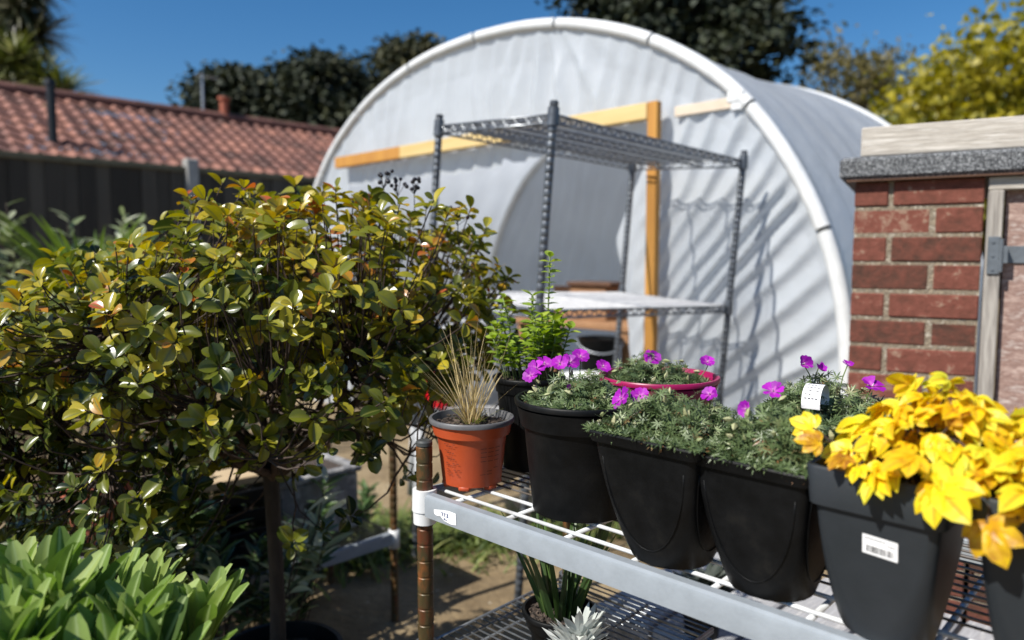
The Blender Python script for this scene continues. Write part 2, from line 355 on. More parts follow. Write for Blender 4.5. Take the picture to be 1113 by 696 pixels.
def lobed_tpl(lobes, width=.3, spread=2.4, notch=.35, fold=.12, drop=.12, rows=4):
    """palmate leaf: several folded oval lobes fanning from the stalk"""
    V = []; F = []; RB = []
    for k in range(lobes):
        a = (k / (lobes - 1) - .5) * spread; L = 1 - .32 * abs(a) / (spread / 2)
        ca, sa = math.cos(a), math.sin(a); b = len(V)
        for i in range(rows + 1):
            t = i / rows; w = width * L * (math.sin(math.pi * min(1, .10 + .9 * t ** 1.15)) ** .6) * (1 if t < 1 else 0) + .004
            for x in (-1, 0, 1):
                px, py = x * w, t * L
                V.append((px * ca + py * sa, -px * sa + py * ca, fold * abs(x) * w * 1.5 - drop * t * t * L + .004 * k)); RB.append(abs(x))
        F += [(b + i * 3 + j, b + i * 3 + j + 1, b + (i + 1) * 3 + j + 1, b + (i + 1) * 3 + j) for i in range(rows) for j in range(2)]
    return np.array(V), F, np.array(RB)
OBOV = leaf_tpl(lambda t: .29 * (max(0, 1 - ((t - .60) / (.60 if t < .6 else .405)) ** 2) ** (.9 if t < .6 else .5)) + .012, rows=8, fold=.5, curl=.16)
OVATE = leaf_tpl(lambda t: .32 * max(0, math.sin(math.pi * (.04 + .955 * t ** .8))) ** .9 + .005, rows=5, fold=.3, curl=.2)
SPAT = leaf_tpl(lambda t: .108 * (max(0, 1 - ((t - .64) / (.66 if t < .64 else .365)) ** 2) ** (1.1 if t < .64 else .5)) + .022, rows=9, fold=.4, curl=.16)
LANCE = leaf_tpl(lambda t: .12 * max(0, math.sin(math.pi * (.06 + .92 * t))) ** .8 + .004, rows=5, fold=.4, curl=.2)
BLADE = blade_tpl(.018, .3); BLADE_W = blade_tpl(.035, .35); STRAW = blade_tpl(.008, .22, rows=7)
MAPLE = lobed_tpl(5, .29, 2.9, drop=.25, rows=5)
TRIF = lobed_tpl(3, .36, 2.1, drop=.3, rows=6, fold=.16)
CUT = lobed_tpl(7, .085, 4.4, drop=.08, rows=2)
SPRAY = (np.array([(-.5, 0, 0), (.12, -.14, .1), (.55, .1, 0), (.1, .5, -.08), (-.32, .42, .06)]), [(0, 1, 3, 4), (1, 2, 3)], np.ones(5))
TUFT = (np.array([(-.2, 0, 0), (.2, 0, 0), (.34, .5, .05), (.05, 1., -.1), (-.3, .55, .05), (0, .35, .18)]), [(0, 1, 5), (1, 2, 5), (2, 3, 5), (3, 4, 5), (4, 0, 5)], np.ones(6))
PETAL = (np.array([(-.06, 0, 0), (.06, 0, 0), (.40, .42, .12), (.56, .78, .13), (.28, 1.0, .0), (0, .93, .06), (-.28, 1.0, .03), (-.56, .78, .10), (-.40, .42, .10), (0, .5, .0)]),
         [(0, 1, 9), (1, 2, 9), (2, 3, 9), (3, 4, 5, 9), (5, 6, 7, 9), (7, 8, 9), (8, 0, 9)], np.array([0, 0, .5, 1, 1, 1, 1, 1, .5, .08]))
BUD = (np.array([(0, 0, 0), (.3, .4, 0), (0, .4, .3), (-.3, .4, 0), (0, .4, -.3), (.2, .75, 0), (0, .75, .2), (-.2, .75, 0), (0, .75, -.2), (0, 1.05, 0)]),
       [(0, 1, 2), (0, 2, 3), (0, 3, 4), (0, 4, 1), (1, 5, 6, 2), (2, 6, 7, 3), (3, 7, 8, 4), (4, 8, 5, 1), (5, 9, 6), (6, 9, 7), (7, 9, 8), (8, 9, 5)], np.ones(10))

# ------------------------------------------------------------------ camera, sun, sky
CAMH = 1.2
cam = bpy.data.cameras.new('camera'); co = bpy.data.objects.new('camera', cam); COL.objects.link(co); S.camera = co
cam.sensor_width = 36; cam.lens = 36 * 800 / 1113
co.location = (0, 0, CAMH); co.rotation_euler = (rad(90) - math.atan(68 / 800), 0, 0)
cam.clip_end = 500; cam.clip_start = .02
cam.dof.use_dof = True; cam.dof.focus_distance = 1.0; cam.dof.aperture_fstop = 3.1
ELEV = 47
AZ = rad(180 + 36)
sd = np.array([math.cos(AZ) * math.cos(rad(ELEV)), math.sin(AZ) * math.cos(rad(ELEV)), math.sin(rad(ELEV))])
sun = bpy.data.lights.new('sun', 'SUN'); sun.energy = 5.0; sun.angle = rad(.5); sun.color = (1, .955, .88)
so = bpy.data.objects.new('sun', sun); COL.objects.link(so)
so.rotation_euler = Vector(sd).to_track_quat('Z', 'Y').to_euler(); so.location = (-4, -1, 5)
w = bpy.data.worlds.new('World'); S.world = w; w.use_nodes = True; nt = w.node_tree
bg = nt.nodes['Background']; sky = nt.nodes.new('ShaderNodeTexSky'); sky.sky_type = 'NISHITA'; sky.sun_disc = False
sky.sun_elevation = rad(ELEV); sky.sun_rotation = math.atan2(sd[0], sd[1]); sky.altitude = 0; sky.air_density = 1.0; sky.dust_density = .5; sky.ozone_density = 4.5
hs_ = nt.nodes.new('ShaderNodeHueSaturation'); hs_.inputs['Saturation'].default_value = 1.28
nt.links.new(sky.outputs[0], hs_.inputs['Color']); nt.links.new(hs_.outputs[0], bg.inputs['Color']); bg.inputs['Strength'].default_value = .077
vs = S.view_settings; vs.view_transform = 'Standard'; vs.look = 'None'; vs.exposure = .52; vs.gamma = 1; vs.use_curve_mapping = False

# ------------------------------------------------------------------ ground
g = MB(); g.grid(np.stack(np.meshgrid(np.linspace(-150, 150, 7), np.linspace(-60, 240, 7), indexing='ij') + [np.zeros((7, 7))], -1))
tag(g.build('ground', M['ground']), None, None, kind='structure')

# ------------------------------------------------------------------ far background: house, trees
def slabgrid(fn, a, b):
    return np.array([[fn(x, y) for y in b] for x in a])

# local frame of the bungalow: x along the ridge (away to the right), y towards the back
HX = np.array([R2, R2, 0]); HY = np.array([-R2, R2, 0])
house = thing('bungalow', 'low bungalow with red clay pantile roof seen over the dark fence', 'house', (-10.2 - 3.2, 14.7 - 3.2, 0), rad(45))
LEN = 14.0
hb = MB(); hb.box((LEN / 2, 0, 1.2), (LEN - .6, 7.6, 2.4)); hb.build('wall', M['render'], house)
RZ = 4.5; pitch = .56; run = 4.3
rf = MB()
ncol = int(LEN / .29); nrow = 14
for side in (-1, 1):
    for r in range(nrow):
        xs = np.linspace(0, LEN, ncol * 6 + 1)
        ph = (xs / .29) % 1
        wav = .027 * np.sin(ph * 2 * math.pi) + .012 * np.sin(ph * 4 * math.pi)
        y0 = run * r / nrow; y1 = run * (r + 1) / nrow + .02
        P = np.zeros((len(xs), 2, 3))
        for k, (yy, lift) in enumerate(((y0, .0), (y1, .035))):
            P[:, k, 0] = xs; P[:, k, 1] = side * yy; P[:, k, 2] = RZ - yy * pitch + wav + lift
        tn = np.clip(.5 + .28 * rng.normal(size=ncol + 1), 0, 1)[np.minimum((xs / .29).astype(int), ncol)]
        tn = np.repeat(tn[:, None], 2, 1).ravel()
        rf.grid(P if side < 0 else P[::-1], tn)
roof = rf.build('roof', M['tile'], house, smooth=False)
rg = MB()
for i in range(int(LEN / .45)): rg.tube([(i * .45, 0, RZ + .03), (i * .45 + .44, 0, RZ + .03)], [.13, .12], 10, tint=.25 + .3 * random.random())
rg.build('ridge', M['tile'], roof)
cp = MB(); cp.lathe([(.0, 0), (.13, 0), (.1, .12), (.1, .4), (.14, .43), (.14, .5), (.08, .5), (.08, .2)], 14, (9.2, 0, RZ + .02)); cp.build('chimney_pot', M['terracotta'], roof)
vp = MB(); vp.tube([(5.04, -2.2, RZ - 2.2 * pitch - .25), (5.04, -2.2, 4.28)], .075, 12); vp.tube([(5.04, -2.2, 4.28), (5.04, -2.2, 4.38)], [.10, .09], 12)
vp.build('vent_pipe', M['pipe_black'], roof, smooth=True, sharp=40)
ae = MB(); ae.tube([(8.9, .5, RZ - .3), (8.9, .5, RZ + 1.1)], .03, 6)
ae.tube([(8.7, .5, RZ + 1.05), (9.3, .5, RZ + 1.05)], .01, 5)
for i in range(4): ae.tube([(8.8 + i * .13, .35, RZ + 1.05), (8.8 + i * .13, .65, RZ + 1.05)], .006, 4)
ae.build('aerial', M['grey_tube'], roof)

def trunk_mb(h, r, lean=0, limbs=6, base=(0, 0, 0), spread=1.5, lh=.5):
    m = MB(); k = 8
    ts = np.linspace(0, 1, k); P = np.stack([lean * ts ** 2 + .1 * np.sin(ts * 5), .1 * np.cos(ts * 4) - .1, ts * h], -1)
    m.tube(P, r * (1 - .75 * ts), 9)
    for i in range(limbs):
        t = lh + (1 - lh) * i / limbs; p0 = P[int(t * (k - 1))]; a = i * 2.4
        q = np.array([math.cos(a) * spread, math.sin(a) * spread, h * .22])
        s_ = np.linspace(0, 1, 5)[:, None]
        m.tube(p0 + q * s_ + np.array([0, 0, .2]) * s_ ** 2, r * .4 * (1 - .8 * s_[:, 0]), 6)
    return m

def conifer(name, label, x, y, H, W, matc, n, crownlow=.1, shape='cone', leaf=.55, seed=0, group='trees behind the garden', droop=.2):
    t = thing(name, label, 'tree', (x, y, 0), 0, group)
    trunk_mb(H * .9, H * .022, 0, 6, spread=W * .25).build('trunk', M['bark'], t, smooth=True)
    r_ = np.random.default_rng(seed)
    # boughs: clumps laid out on the crown's volume
    nb = n // 60; pos = []; fw = []; sc = []; ti = []
    for b in range(nb):
        h = r_.random() ** .9; z = H * (crownlow + (1 - crownlow) * h)
        if shape == 'cone': Rm = W / 2 * (1 - h) ** .75 * (.8 + .4 * r_.random())
        else: Rm = W / 2 * math.sqrt(max(0, 1 - (2 * h - .9) ** 2 / 1.25)) * (.75 + .4 * r_.random())
        a = r_.random() * 2 * math.pi; rr = Rm * (.55 + .5 * r_.random())
        c = np.array([math.cos(a) * rr, math.sin(a) * rr, z]); out = np.array([math.cos(a), math.sin(a), -droop])
        k = 60; L = r_.random(k); sp = .35 + .05 * W
        p = c + np.outer(L - .5, out) * .22 * W + r_.normal(size=(k, 3)) * sp * np.array([.55, .55, .33])
        pos.append(p); fw.append(out + r_.normal(size=(k, 3)) * .6); sc.append(leaf * (.5 + .7 * r_.random(k))); ti.append(np.clip(.35 + .45 * r_.random() + .2 * r_.normal(size=k), 0, 1))
    pos = np.concatenate(pos); N = len(pos)
    m = MB(); m.leaves(TUFT, pos, np.concatenate(fw), r_.normal(size=(N, 3)) + [0, 0, 1.2], np.concatenate(sc), np.concatenate(ti))
    m.build('crown', matc, t)
    return t
def px(p, Y): return (p - 556.5) / 800 * Y
conifer('conifer_tree', 'round bushy dark conifer just behind the roof ridge, left of the tunnel', px(262, 27), 27, 7.7, 4.4, M['conifer'], 24000, .05, 'round', .27, 1)
conifer('conifer_tree', 'broad dark conifer behind the roof, touching the tunnel hoop on its left', px(352, 28), 28, 8.4, 5.2, M['conifer'], 28000, .05, 'round', .27, 2)
conifer('conifer_tree', 'bronze green conifer rising directly behind the left shoulder of the tunnel', px(462, 31), 31, 9.7, 6.6, M['cedar'], 28000, .05, 'round', .3, 3)
conifer('conifer_tree', 'huge dark spreading conifer behind the top of the tunnel', px(728, 24), 24, 12.8, 6.6, M['conifer'], 56000, .02, 'round', .3, 4)

def broadleaf(name, label, x, y, H, W, matc, n, leaf, seed, clumps=40, low=.15, cs=.16, cover=1., group='trees behind the garden'):
    t = thing(name, label, 'tree', (x, y, 0), 0, group)
    r_ = np.random.default_rng(seed)
    cen = []
    for i in range(clumps):
        d = unit(r_.normal(size=3)); rr = r_.random() ** .4
        cen.append(np.array([d[0] * W / 2 * rr, d[1] * W / 2 * rr, H * (low + (1 - low) / 2) + d[2] * H * (1 - low) / 2 * rr]))
    tr = trunk_mb(H * .75, H * .02, 0, 0)
    for c in cen:
        p0 = np.array([0, 0, max(H * .12, c[2] * .55 - .1 * H * r_.random())]); s_ = np.linspace(0, 1, 6)[:, None]
        tr.tube(p0 + (c - p0) * s_ + np.array([0, 0, .12 * H]) * (s_ - s_ ** 2) + r_.normal(size=(6, 3)) * .05, .012 * H * (1 - .85 * s_[:, 0]) * .5, 5)
    tr.build('trunk', M['bark'], t, smooth=True)
    pos = []; ti = []
    for c in cen:
        k = int(n / clumps * cover); pos.append(c + r_.normal(size=(k, 3)) * cs * W * np.array([.62, .62, .45])); ti.append(np.clip(.25 + .5 * r_.random() + .18 * r_.normal(size=k), 0, 1))
    pos = np.concatenate(pos); N = len(pos)
    m = MB(); m.leaves(SPRAY, pos, r_.normal(size=(N, 3)), r_.normal(size=(N, 3)) + [0, 0, .8], leaf * (.6 + .7 * r_.random(N)), np.concatenate(ti)); m.build('crown', matc, t)
    return t
broadleaf('broadleaf_tree', 'bright yellow green tree in new leaf above the brick store', px(1085, 22), 22, 8.6, 7.6, M['yellow_tree'], 14000, .27, 21, 60, .12, .15)
broadleaf('broadleaf_tree', 'dull olive thinly leaved tree between the big conifer and the yellow tree', px(905, 30), 30, 10.2, 5.6, M['olive_leaf'], 7000, .2, 22, 46, .2, .14)
broadleaf('hedge_tree', 'dark green rounded tree behind the bleached timber of the brick store', px(1015, 26), 26, 6.3, 5.6, M['cedar'], 7000, .42, 23, 34, .1, .17)
broadleaf('hedge_tree', 'low bronze green tree peeping over the tunnel roof beside the conifer', px(850, 27), 27, 5.4, 5.0, M['cedar'], 5000, .42, 27, 30, .1, .17)

def bare_tree(label, x, y, H, seed):
    t = thing('bare_tree', label, 'tree', (x, y, 0), 0, 'trees behind the garden')
    r_ = np.random.default_rng(seed); m = MB(); tips = []
    def br(p, d, L, r, lev):
        s_ = np.linspace(0, 1, 5)[:, None]; bend = r_.normal(size=3) * .12 * L
        P = p + d * L * s_ + bend * s_ ** 2; m.tube(P, r * (1 - .45 * s_[:, 0]), 5 if lev else 8, caps=False)
        if lev >= 4: tips.append(P[-1]); return
        for k in range(3 + (lev > 0)):
            q = P[2 + k % 3]; nd_ = unit(d + r_.normal(size=3) * .55 + np.array([0, 0, .18])); br(q, nd_, L * (.62 + .15 * r_.random()), r * .55, lev + 1)
    br(np.array([0, 0, 0.]), np.array([.03, 0, 1.]), H * .38, H * .026, 0)
    m.build('trunk', M['bark'], t)
    tp = np.array(tips); tp = np.repeat(tp, 9, 0) + r_.normal(size=(len(tp) * 9, 3)) * .3; N = len(tp)
    l = MB(); l.leaves(SPRAY, tp, r_.normal(size=(N, 3)), r_.normal(size=(N, 3)), .2 * (.5 + r_.random(N)), r_.random(N)); l.build('crown', M['olive_leaf'], t)
bare_tree('nearly bare grey brown tree, first to the right of the big conifer', px(940, 34), 34, 10.2, 31)
bare_tree('nearly bare twiggy tree beside the yellow green tree', px(985, 33), 33, 9.2, 32)

def cordyline(label, x, y, heads, matc, seed, blade=1.1, n=220):
    t = thing('cordyline_palm', label, 'palm', (x, y, 0), 0)
    r_ = np.random.default_rng(seed); tr = MB(); m = MB()
    for (hx, hy, hz) in heads:
        s_ = np.linspace(0, 1, 7)[:, None]; tr.tube(np.array([0, 0, 0]) + np.array([hx, hy, hz]) * s_ * np.array([1, 1, 1]) + np.array([hx, hy, 0]) * .4 * (s_ ** 2 - s_), .16 * (1 - .5 * s_[:, 0]), 8)
        d = unit(r_.normal(size=(n, 3)) + [0, 0, .25]); N = n
        m.leaves(blade_tpl(.04, .3, 4), np.array([hx, hy, hz]) + d * .08, d, np.tile([0, 0, 1.], (N, 1)) + r_.normal(size=(N, 3)) * .1, blade * (.7 + .5 * r_.random(N)), np.clip(r_.random(N) ** 1.3, 0, 1))
    tr.build('trunk', M['bark'], t, smooth=True); m.build('crown', matc, t)
Yc = 24
cordyline('tall cordyline palm with dark spiky heads above the tiled roof', px(10, Yc), Yc, [(-1.3, 0, 8.6), (0, .3, 9.6), (.95, -.2, 8.9), (.1, 0, 8.0), (-.6, .2, 7.9), (.7, .3, 8.3), (1.3, .1, 8.2), (-1.6, .2, 8.0), (-2.2, 0, 9.2), (1.2, 0, 9.7), (.5, .2, 7.5)], M['palm_leaf'], 41, 1.15)
cordyline('shorter yellow green spiky cordyline just above the roof ridge', px(28, Yc - 2), Yc - 2, [(-.5, 0, 6.6), (.7, .2, 6.3), (.1, 0, 6.9), (1.4, 0, 5.9), (-1.2, 0, 6.3)], M['palm_green'], 42, 1.05)

# ------------------------------------------------------------------ fence
FX, FY = -2.89, 6.71
fence = thing('board_fence', 'tall dark close board fence with one pale concrete post', 'fence', (FX, FY, 0), rad(45))
for i in (-2, -1, 0, 1):
    b = MB(); x0 = i * 1.92 + .06; nb = 15; bw = 1.8 / nb
    for k in range(nb):
        b.box((x0 + (k + .5) * bw, .012 * (k % 2), 1.0 + .004 * random.random()), (bw * 1.04, .016, 1.92), tint=random.random())
    b.build('fence_panel', M['fence'], fence)
    r_ = MB(); r_.box((x0 + .9, 0, 1.985), (1.8, .06, .05), bev=.005); r_.build('top_rail', M['fence_rail'], fence)
for i in (-1, 0, 1, 2):
    p = MB(); p.box((i * 1.92, 0, 1.04), (.11, .11, 2.08), bev=.012); p.build('post', M['concrete'], fence)

# ------------------------------------------------------------------ polytunnel
# local frame: x along the end face (to the right), y into the tunnel
prof = np.array([(0, 2.55), (.33, 2.54), (.62, 2.50), (.88, 2.436), (1.124, 2.352), (1.347, 2.248), (1.554, 2.118), (1.70, 2.009), (1.84, 1.865), (1.97, 1.693), (2.10, 1.482), (2.186, 1.285), (2.238, 1.123), (2.27, .97), (2.288, .78), (2.30, .4), (2.30, 0)])
SC = -3.45; V0 = 4.45 * R2; TL = 2.25; RISE = .012
tun = thing('polytunnel', 'white polythene tunnel with open doorway framed in yellow timber', 'polytunnel', UV(SC, V0), ROT)
def smooth_prof(k):
    t = np.concatenate([[0], np.cumsum(np.hypot(*np.diff(prof, axis=0).T))]); tt = np.linspace(0, t[-1], k)
    x = np.interp(tt, t, prof[:, 0]); z = np.interp(tt, t, prof[:, 1])
    for _ in range(6):
        x[1:-1] = (x[:-2] + 2 * x[1:-1] + x[2:]) / 4; z[1:-1] = (z[:-2] + 2 * z[1:-1] + z[2:]) / 4
    return x, z
hx_, hz_ = smooth_prof(60)
ARX = np.concatenate([-hx_[::-1], hx_[1:]]); ARZ = np.concatenate([hz_[::-1], hz_[1:]])
def hoop_z(x): return np.interp(np.abs(x), hx_, hz_)
def arc_path(y): return np.stack([ARX, np.full_like(ARX, y), ARZ + RISE * y * (ARZ > .01)], -1)
for y in (0, TL):
    h = MB(); h.tube(arc_path(y), .024 if y == 0 else .036, 10); h.build('hoop', M['concrete'] if y == 0 else M['white_plastic'], tun, smooth=True)
# white clip sleeves on the front hoop
arcl = np.concatenate([[0], np.cumsum(np.linalg.norm(np.diff(arc_path(0), axis=0), axis=1))])
edges = np.linspace(0, arcl[-1], 13)
for a, b in zip(edges[:-1], edges[1:]):
    tt = np.linspace(a + .010, b - .010, 9); A = arc_path(-.004)
    c = MB(); c.tube(np.stack([np.interp(tt, arcl, A[:, k]) for k in range(3)], -1), .034, 10); c.build('clip', M['white_plastic'], tun, smooth=True, sharp=50)
# roof cover
yy = np.linspace(0.0, TL, 26); P = np.zeros((len(ARX), len(yy), 3))
cen = np.array([0, .4]); nx = ARX - 0; nz = ARZ - .3; nn = np.hypot(nx, nz)
for j, y in enumerate(yy):
    e = .024 - .045 * math.sin(math.pi * y / TL) + .012 * (vnoise(ARX * 3 + 9, ARZ * 3 + y * 7) - .5) + .008 * np.sin((ARX * .4 + y) * 21 + 5 * vnoise(ARX * 2, ARZ * 2 + y))
    P[:, j, 0] = ARX + nx / nn * e; P[:, j, 1] = y; P[:, j, 2] = np.maximum(ARZ + nz / nn * e, 0) + RISE * y * (ARZ > .01)
c = MB(); c.grid(P); c.build('cover', M['film'], tun, smooth=True)

def fold(p):
    p = p % 1.0; return np.where(p < .35, p / .35, (1 - p) / .65) ** 1.5   # sharp-crested gather
def film_y(x, z):
    """folds of the loosely gathered film (local x, height z)"""
    x = np.asarray(x, float); z = np.asarray(z, float)
    wr = 1 / (1 + np.exp(-(x - 1.28) * 9))
    # right of the door: long folds rising from the foot of the door post to the hoop
    th = np.arctan2(z + 1.5, x + .75); rr = np.hypot(x + .75, z + 1.5)
    f1 = fold(th * 34 + 1.5 * vnoise(rr * 1.1, th * 9) + .22 * vnoise(x * 6, z * 6)) * (.25 + .85 * vnoise(th * 22, rr * .7 + 3))
    # above the door: folds hanging from the hoop
    f2 = fold((x - .22 * (z - 1.9)) * 6.4 + 1.1 * vnoise(x * 2.4 + 20, z * 1.7) + .3 * vnoise(x * 9, z * 3)) * (.15 + .7 * vnoise(x * 5 + 3, z * 1.5))
    f3 = fold(np.arctan2(z - 2.75, x - .55) * 3.4) * np.exp(-((x - .6) ** 2 + (z - 2.1) ** 2) / .12)
    d = wr * f1 * .046 + (1 - wr) * (f2 * .036 + f3 * .05) + .02 * (vnoise(x * 2.1 + 7, z * 2.3) - .5)
    edge = np.clip((hoop_z(x) - z) / .2, 0, 1)
    return -.004 + .03 * edge - d * (.25 + .75 * edge)
def film_patch(mb, x0, x1, nx_, zb, zt, nz_):
    xs = np.linspace(x0, x1, nx_); t = np.linspace(0, 1, nz_)
    P = np.zeros((nx_, nz_, 3))
    for i, x in enumerate(xs):
        a, b = (zb(x) if callable(zb) else zb), (zt(x) if callable(zt) else zt)
        P[i, :, 0] = x; P[i, :, 2] = a + (b - a) * t
    P[:, :, 1] = film_y(P[:, :, 0], P[:, :, 2]); mb.grid(P)
e = MB()
DX0, DX1 = -1.50, 1.335      # doorway (local x); post stands at the right side
top = lambda x: float(hoop_z(x)) + .005
film_patch(e, DX1, 2.295, 110, .0, top, 150)
film_patch(e, -2.295, DX0, 60, .0, top, 90)
film_patch(e, DX0, DX1, 210, lambda x: 1.80 - .03 * float(vnoise(x * 9, 3)) - .02 * float(vnoise(x * 23, 1)) - (0.03 if x < .2 else 0), top, 60)
# flap of film hanging inside the door post
def flap_edge(z): return np.interp(z, [0, .5, .9, 1.3, 1.65, 1.84], [1.17, 1.14, 1.12, 1.04, 1.19, 1.25])
zs = np.linspace(0, 1.84, 60); tt = np.linspace(0, 1, 26); P = np.zeros((26, 60, 3))
for j, z in enumerate(zs):
    xe = flap_edge(z); P[:, j, 0] = xe + (DX1 - xe) * tt; P[:, j, 2] = z
P[:, :, 1] = film_y(P[:, :, 0], P[:, :, 2]) + .05 * (1 - tt[:, None]) ** 2
e.grid(P)
e.build('end_panel', M['film'], tun, smooth=True)
# far end film
e = MB(); xs = np.linspace(-2.29, 2.29, 120); t = np.linspace(0, 1, 60); P = np.zeros((120, 60, 3))
for i, x in enumerate(xs): P[i, :, 0] = x; P[i, :, 2] = (float(hoop_z(x)) + RISE * TL) * t
P[:, :, 1] = TL + .0 + film_y(P[:, :, 0] * .9, P[:, :, 2]) * .8; e.grid(P); e.build('end_panel', M['film'], tun, smooth=True)
# timber
def lx(s): return s - SC
b = MB(); b.box((1.352, -.066, .978), (.056, .042, 1.956), bev=.003); b.build('door_post', M['gold_wood'], tun)
b = MB(); b.box((-1.1, -.066, 1.914), (.82, .05, .080), bev=.003); o = b.build('door_beam', M['gold_wood'], tun); o['label'] = 'orange stained left end of the beam'
b = MB(); b.box((.316, -.066, 1.914), (2.012, .05, .080), bev=.003); b.build('door_beam', M['pale_wood'], tun)
b = MB(); b.box((1.60, .004, 1.905), (.35, .02, .05), bev=.003); b.build('brace', M['film_wood'], tun)
b = MB(); b.box((1.76, -.03, 1.925), (.08, .012, .05), bev=.004); b.box((1.765, -.022, 1.905), (.055, .02, .085), bev=.004); b.build('tape_patch', M['white_plastic'], tun)

# inside the tunnel
def at(p, q, Y):   # a point given by its bearing and distance along the view axis
    a = math.atan(68 / 800); u = (p - 556.5) / 800; v = (q - 348) / 800
    d = np.array([u, math.cos(a) - v * math.sin(a), -v * math.cos(a) - math.sin(a)]); return d * (Y / d[1]) + [0, 0, CAMH]
sx, sy, _ = at(640, 340, 4.75)
st = thing('wooden_staging', 'brown wooden potting staging inside the tunnel doorway', 'staging', (sx, sy, 0), ROT)
b = MB(); b.box((0, 0, .78), (.95, .42, .035), bev=.003); b.build('tabletop', M['crate_wood'], st)
for x in (-.43, .43):
    for y in (-.17, .17):
        b = MB(); b.box((x, y, .38), (.05, .05, .76)); b.build('leg', M['crate_wood'], st)
b = MB(); b.box((0, .2, .9), (.95, .02, .2)); b.build('backboard', M['crate_wood'], st)
cx, cy, cz = at(640, 330, 4.75)
cr = thing('wooden_crate', 'dark brown wooden box standing on the staging inside the tunnel', 'crate', (sx + .06, sy + .06, .798), ROT)
b = MB(); b.box((0, 0, .11), (.30, .2, .22), bev=.004); b.build('body', M['crate_wood'], cr)
b = MB(); b.box((.02, 0, .232), (.36, .25, .024), bev=.004); b.build('lid', M['dark_wood'], cr)
bx, by, bz = at(652, 360, 4.3)
bk = thing('bucket', 'black plastic bucket on the white chair in the tunnel doorway', 'bucket', (bx, by, .436), 0)
b = MB(); b.lathe([(0, 0), (.10, 0), (.125, .28), (.135, .295), (.125, .295), (.10, .02), (0, .02)], 24); b.build('body', M['black_pot'], bk, smooth=True, sharp=40)
b = MB(); a = np.linspace(0, math.pi, 14); b.tube(np.stack([.137 * np.cos(a), -.137 * np.sin(a), .285 - .07 * np.sin(a)], -1), .005, 6); b.build('handle', M['grey_tube'], bk)
def chair(name, label, loc, rot, m, scale=1.):
    t = thing(name, label, 'chair', loc, rot)
    b = MB(); b.box((0, 0, .42), (.44, .44, .03), bev=.012); b.build('seat', m, t)
    for x, y in ((-.2, -.2), (.2, -.2), (-.2, .2), (.2, .2)):
        b = MB(); b.tube([(x, y, .42), (x * 1.12, y * 1.15, 0)], [.022, .018], 8); b.build('leg', m, t, smooth=True)
    b = MB(); a = np.linspace(0, math.pi, 18)
    b.tube(np.stack([.22 * np.cos(a), .2 + .06 * np.sin(a) * 0 + .06 * a * 0, .42 + .40 * scale * np.sin(a) ** .5], -1), .02, 8)
    b.box((0, .21, .42 + .19 * scale), (.36, .014, .30 * scale), bev=.004)
    b.build('backrest', m, t, smooth=True)
    for s_ in (-1, 1):
        b = MB(); b.tube([(s_ * .22, .2, .42 + .22 * scale), (s_ * .25, 0, .42 + .23 * scale), (s_ * .24, -.2, .42 + .21 * scale), (s_ * .22, -.21, .42)], .018, 8); b.build('armrest', m, t, smooth=True)
    return t
chair('plastic_chair', 'white plastic armchair inside the tunnel doorway', (bx, by, 0), rad(160), M['white_plastic'], .30)

# ------------------------------------------------------------------ wire shelving rack in front of the tunnel
rx, ry, rz = .065, .033, .76
RM = Matrix.Rotation(rz, 4, 'Z') @ Matrix.Rotation(ry, 4, 'Y') @ Matrix.Rotation(rx, 4, 'X')
rack = thing('wire_rack', 'tall leaning grey wire shelving rack in front of the tunnel', 'shelving rack', (0.089, 2.419, 1.025))
rack.rotation_euler = RM.to_euler()
RL, RD, RT = 1.198, .595, .633
def post_mb(z0, z1, r=.0125, pitch_=.0254, groove=.0007):
    m = MB(); pr = [(0, z0), (r, z0)]
    z = z0 + pitch_
    while z < z1 - .012:
        pr += [(r, z - .0022), (r - groove, z - .0012), (r - groove, z + .0012), (r, z + .0022)]; z += pitch_
    pr += [(r, z1 - .002), (r - .002, z1), (0, z1)]
    m.lathe(pr, 14); return m
for (x, y) in ((0, 0), (RL, 0), (0, RD), (RL, RD)):
    gz = -(1.025 + (RM @ Vector((x, y, 0))).z) / RM[2][2]       # down to the ground
    o = post_mb(gz, RT + .043, .0142).build('post', M['zinc_post'], rack, smooth=True, sharp=35); o.location = (x, y, 0)
    for z in (-.44, 0, RT):
        c = MB(); c.lathe([(.0143, z - .036), (.0205, z - .036), (.0185, z + .022), (.0143, z + .022)], 16); o2 = c.build('collar', M['zinc_post'], rack, smooth=True, sharp=40); o2.location = (x, y, 0)
def truss(mb, p, q, h, pitch_=.052, rt=.0042, rz_=.0029):
    p = np.array(p, float); q = np.array(q, float); L = np.linalg.norm(q - p); n = max(2, int(L / pitch_)); d = (q - p)
    mb.tube([p, q], rt, 6); mb.tube([p - [0, 0, h], q - [0, 0, h]], rt, 6)
    Z = [p + d * (i / (2 * n)) - np.array([0, 0, h if i % 2 else 0]) for i in range(2 * n + 1)]
    for a, b_ in zip(Z[:-1], Z[1:]): mb.tube([a, b_], rz_, 5, caps=False)
for z in (-.44, 0, RT):
    s_ = MB(); h = .026; g_ = .02
    truss(s_, (g_, -.0, z), (RL - g_, 0, z), h); truss(s_, (g_, RD, z), (RL - g_, RD, z), h)
    truss(s_, (0, g_, z), (0, RD - g_, z), h); truss(s_, (RL, g_, z), (RL, RD - g_, z), h)
    o = s_.build('shelf_rim', M['zinc'], rack, smooth=True)
    wv = MB()
    for x in np.arange(.03, RL - .02, .0165): wv.tube([(x, 0, z + .003), (x, RD, z + .003)], .0017, 5, caps=False)
    for y in (RD * .33, RD * .67): truss(wv, (0.01, y, z - .002), (RL - .01, y, z - .002), h * .9)
    wv.build('shelf_wires', M['zinc'] if z > .1 else M['zinc_sunlit'], rack, smooth=True)

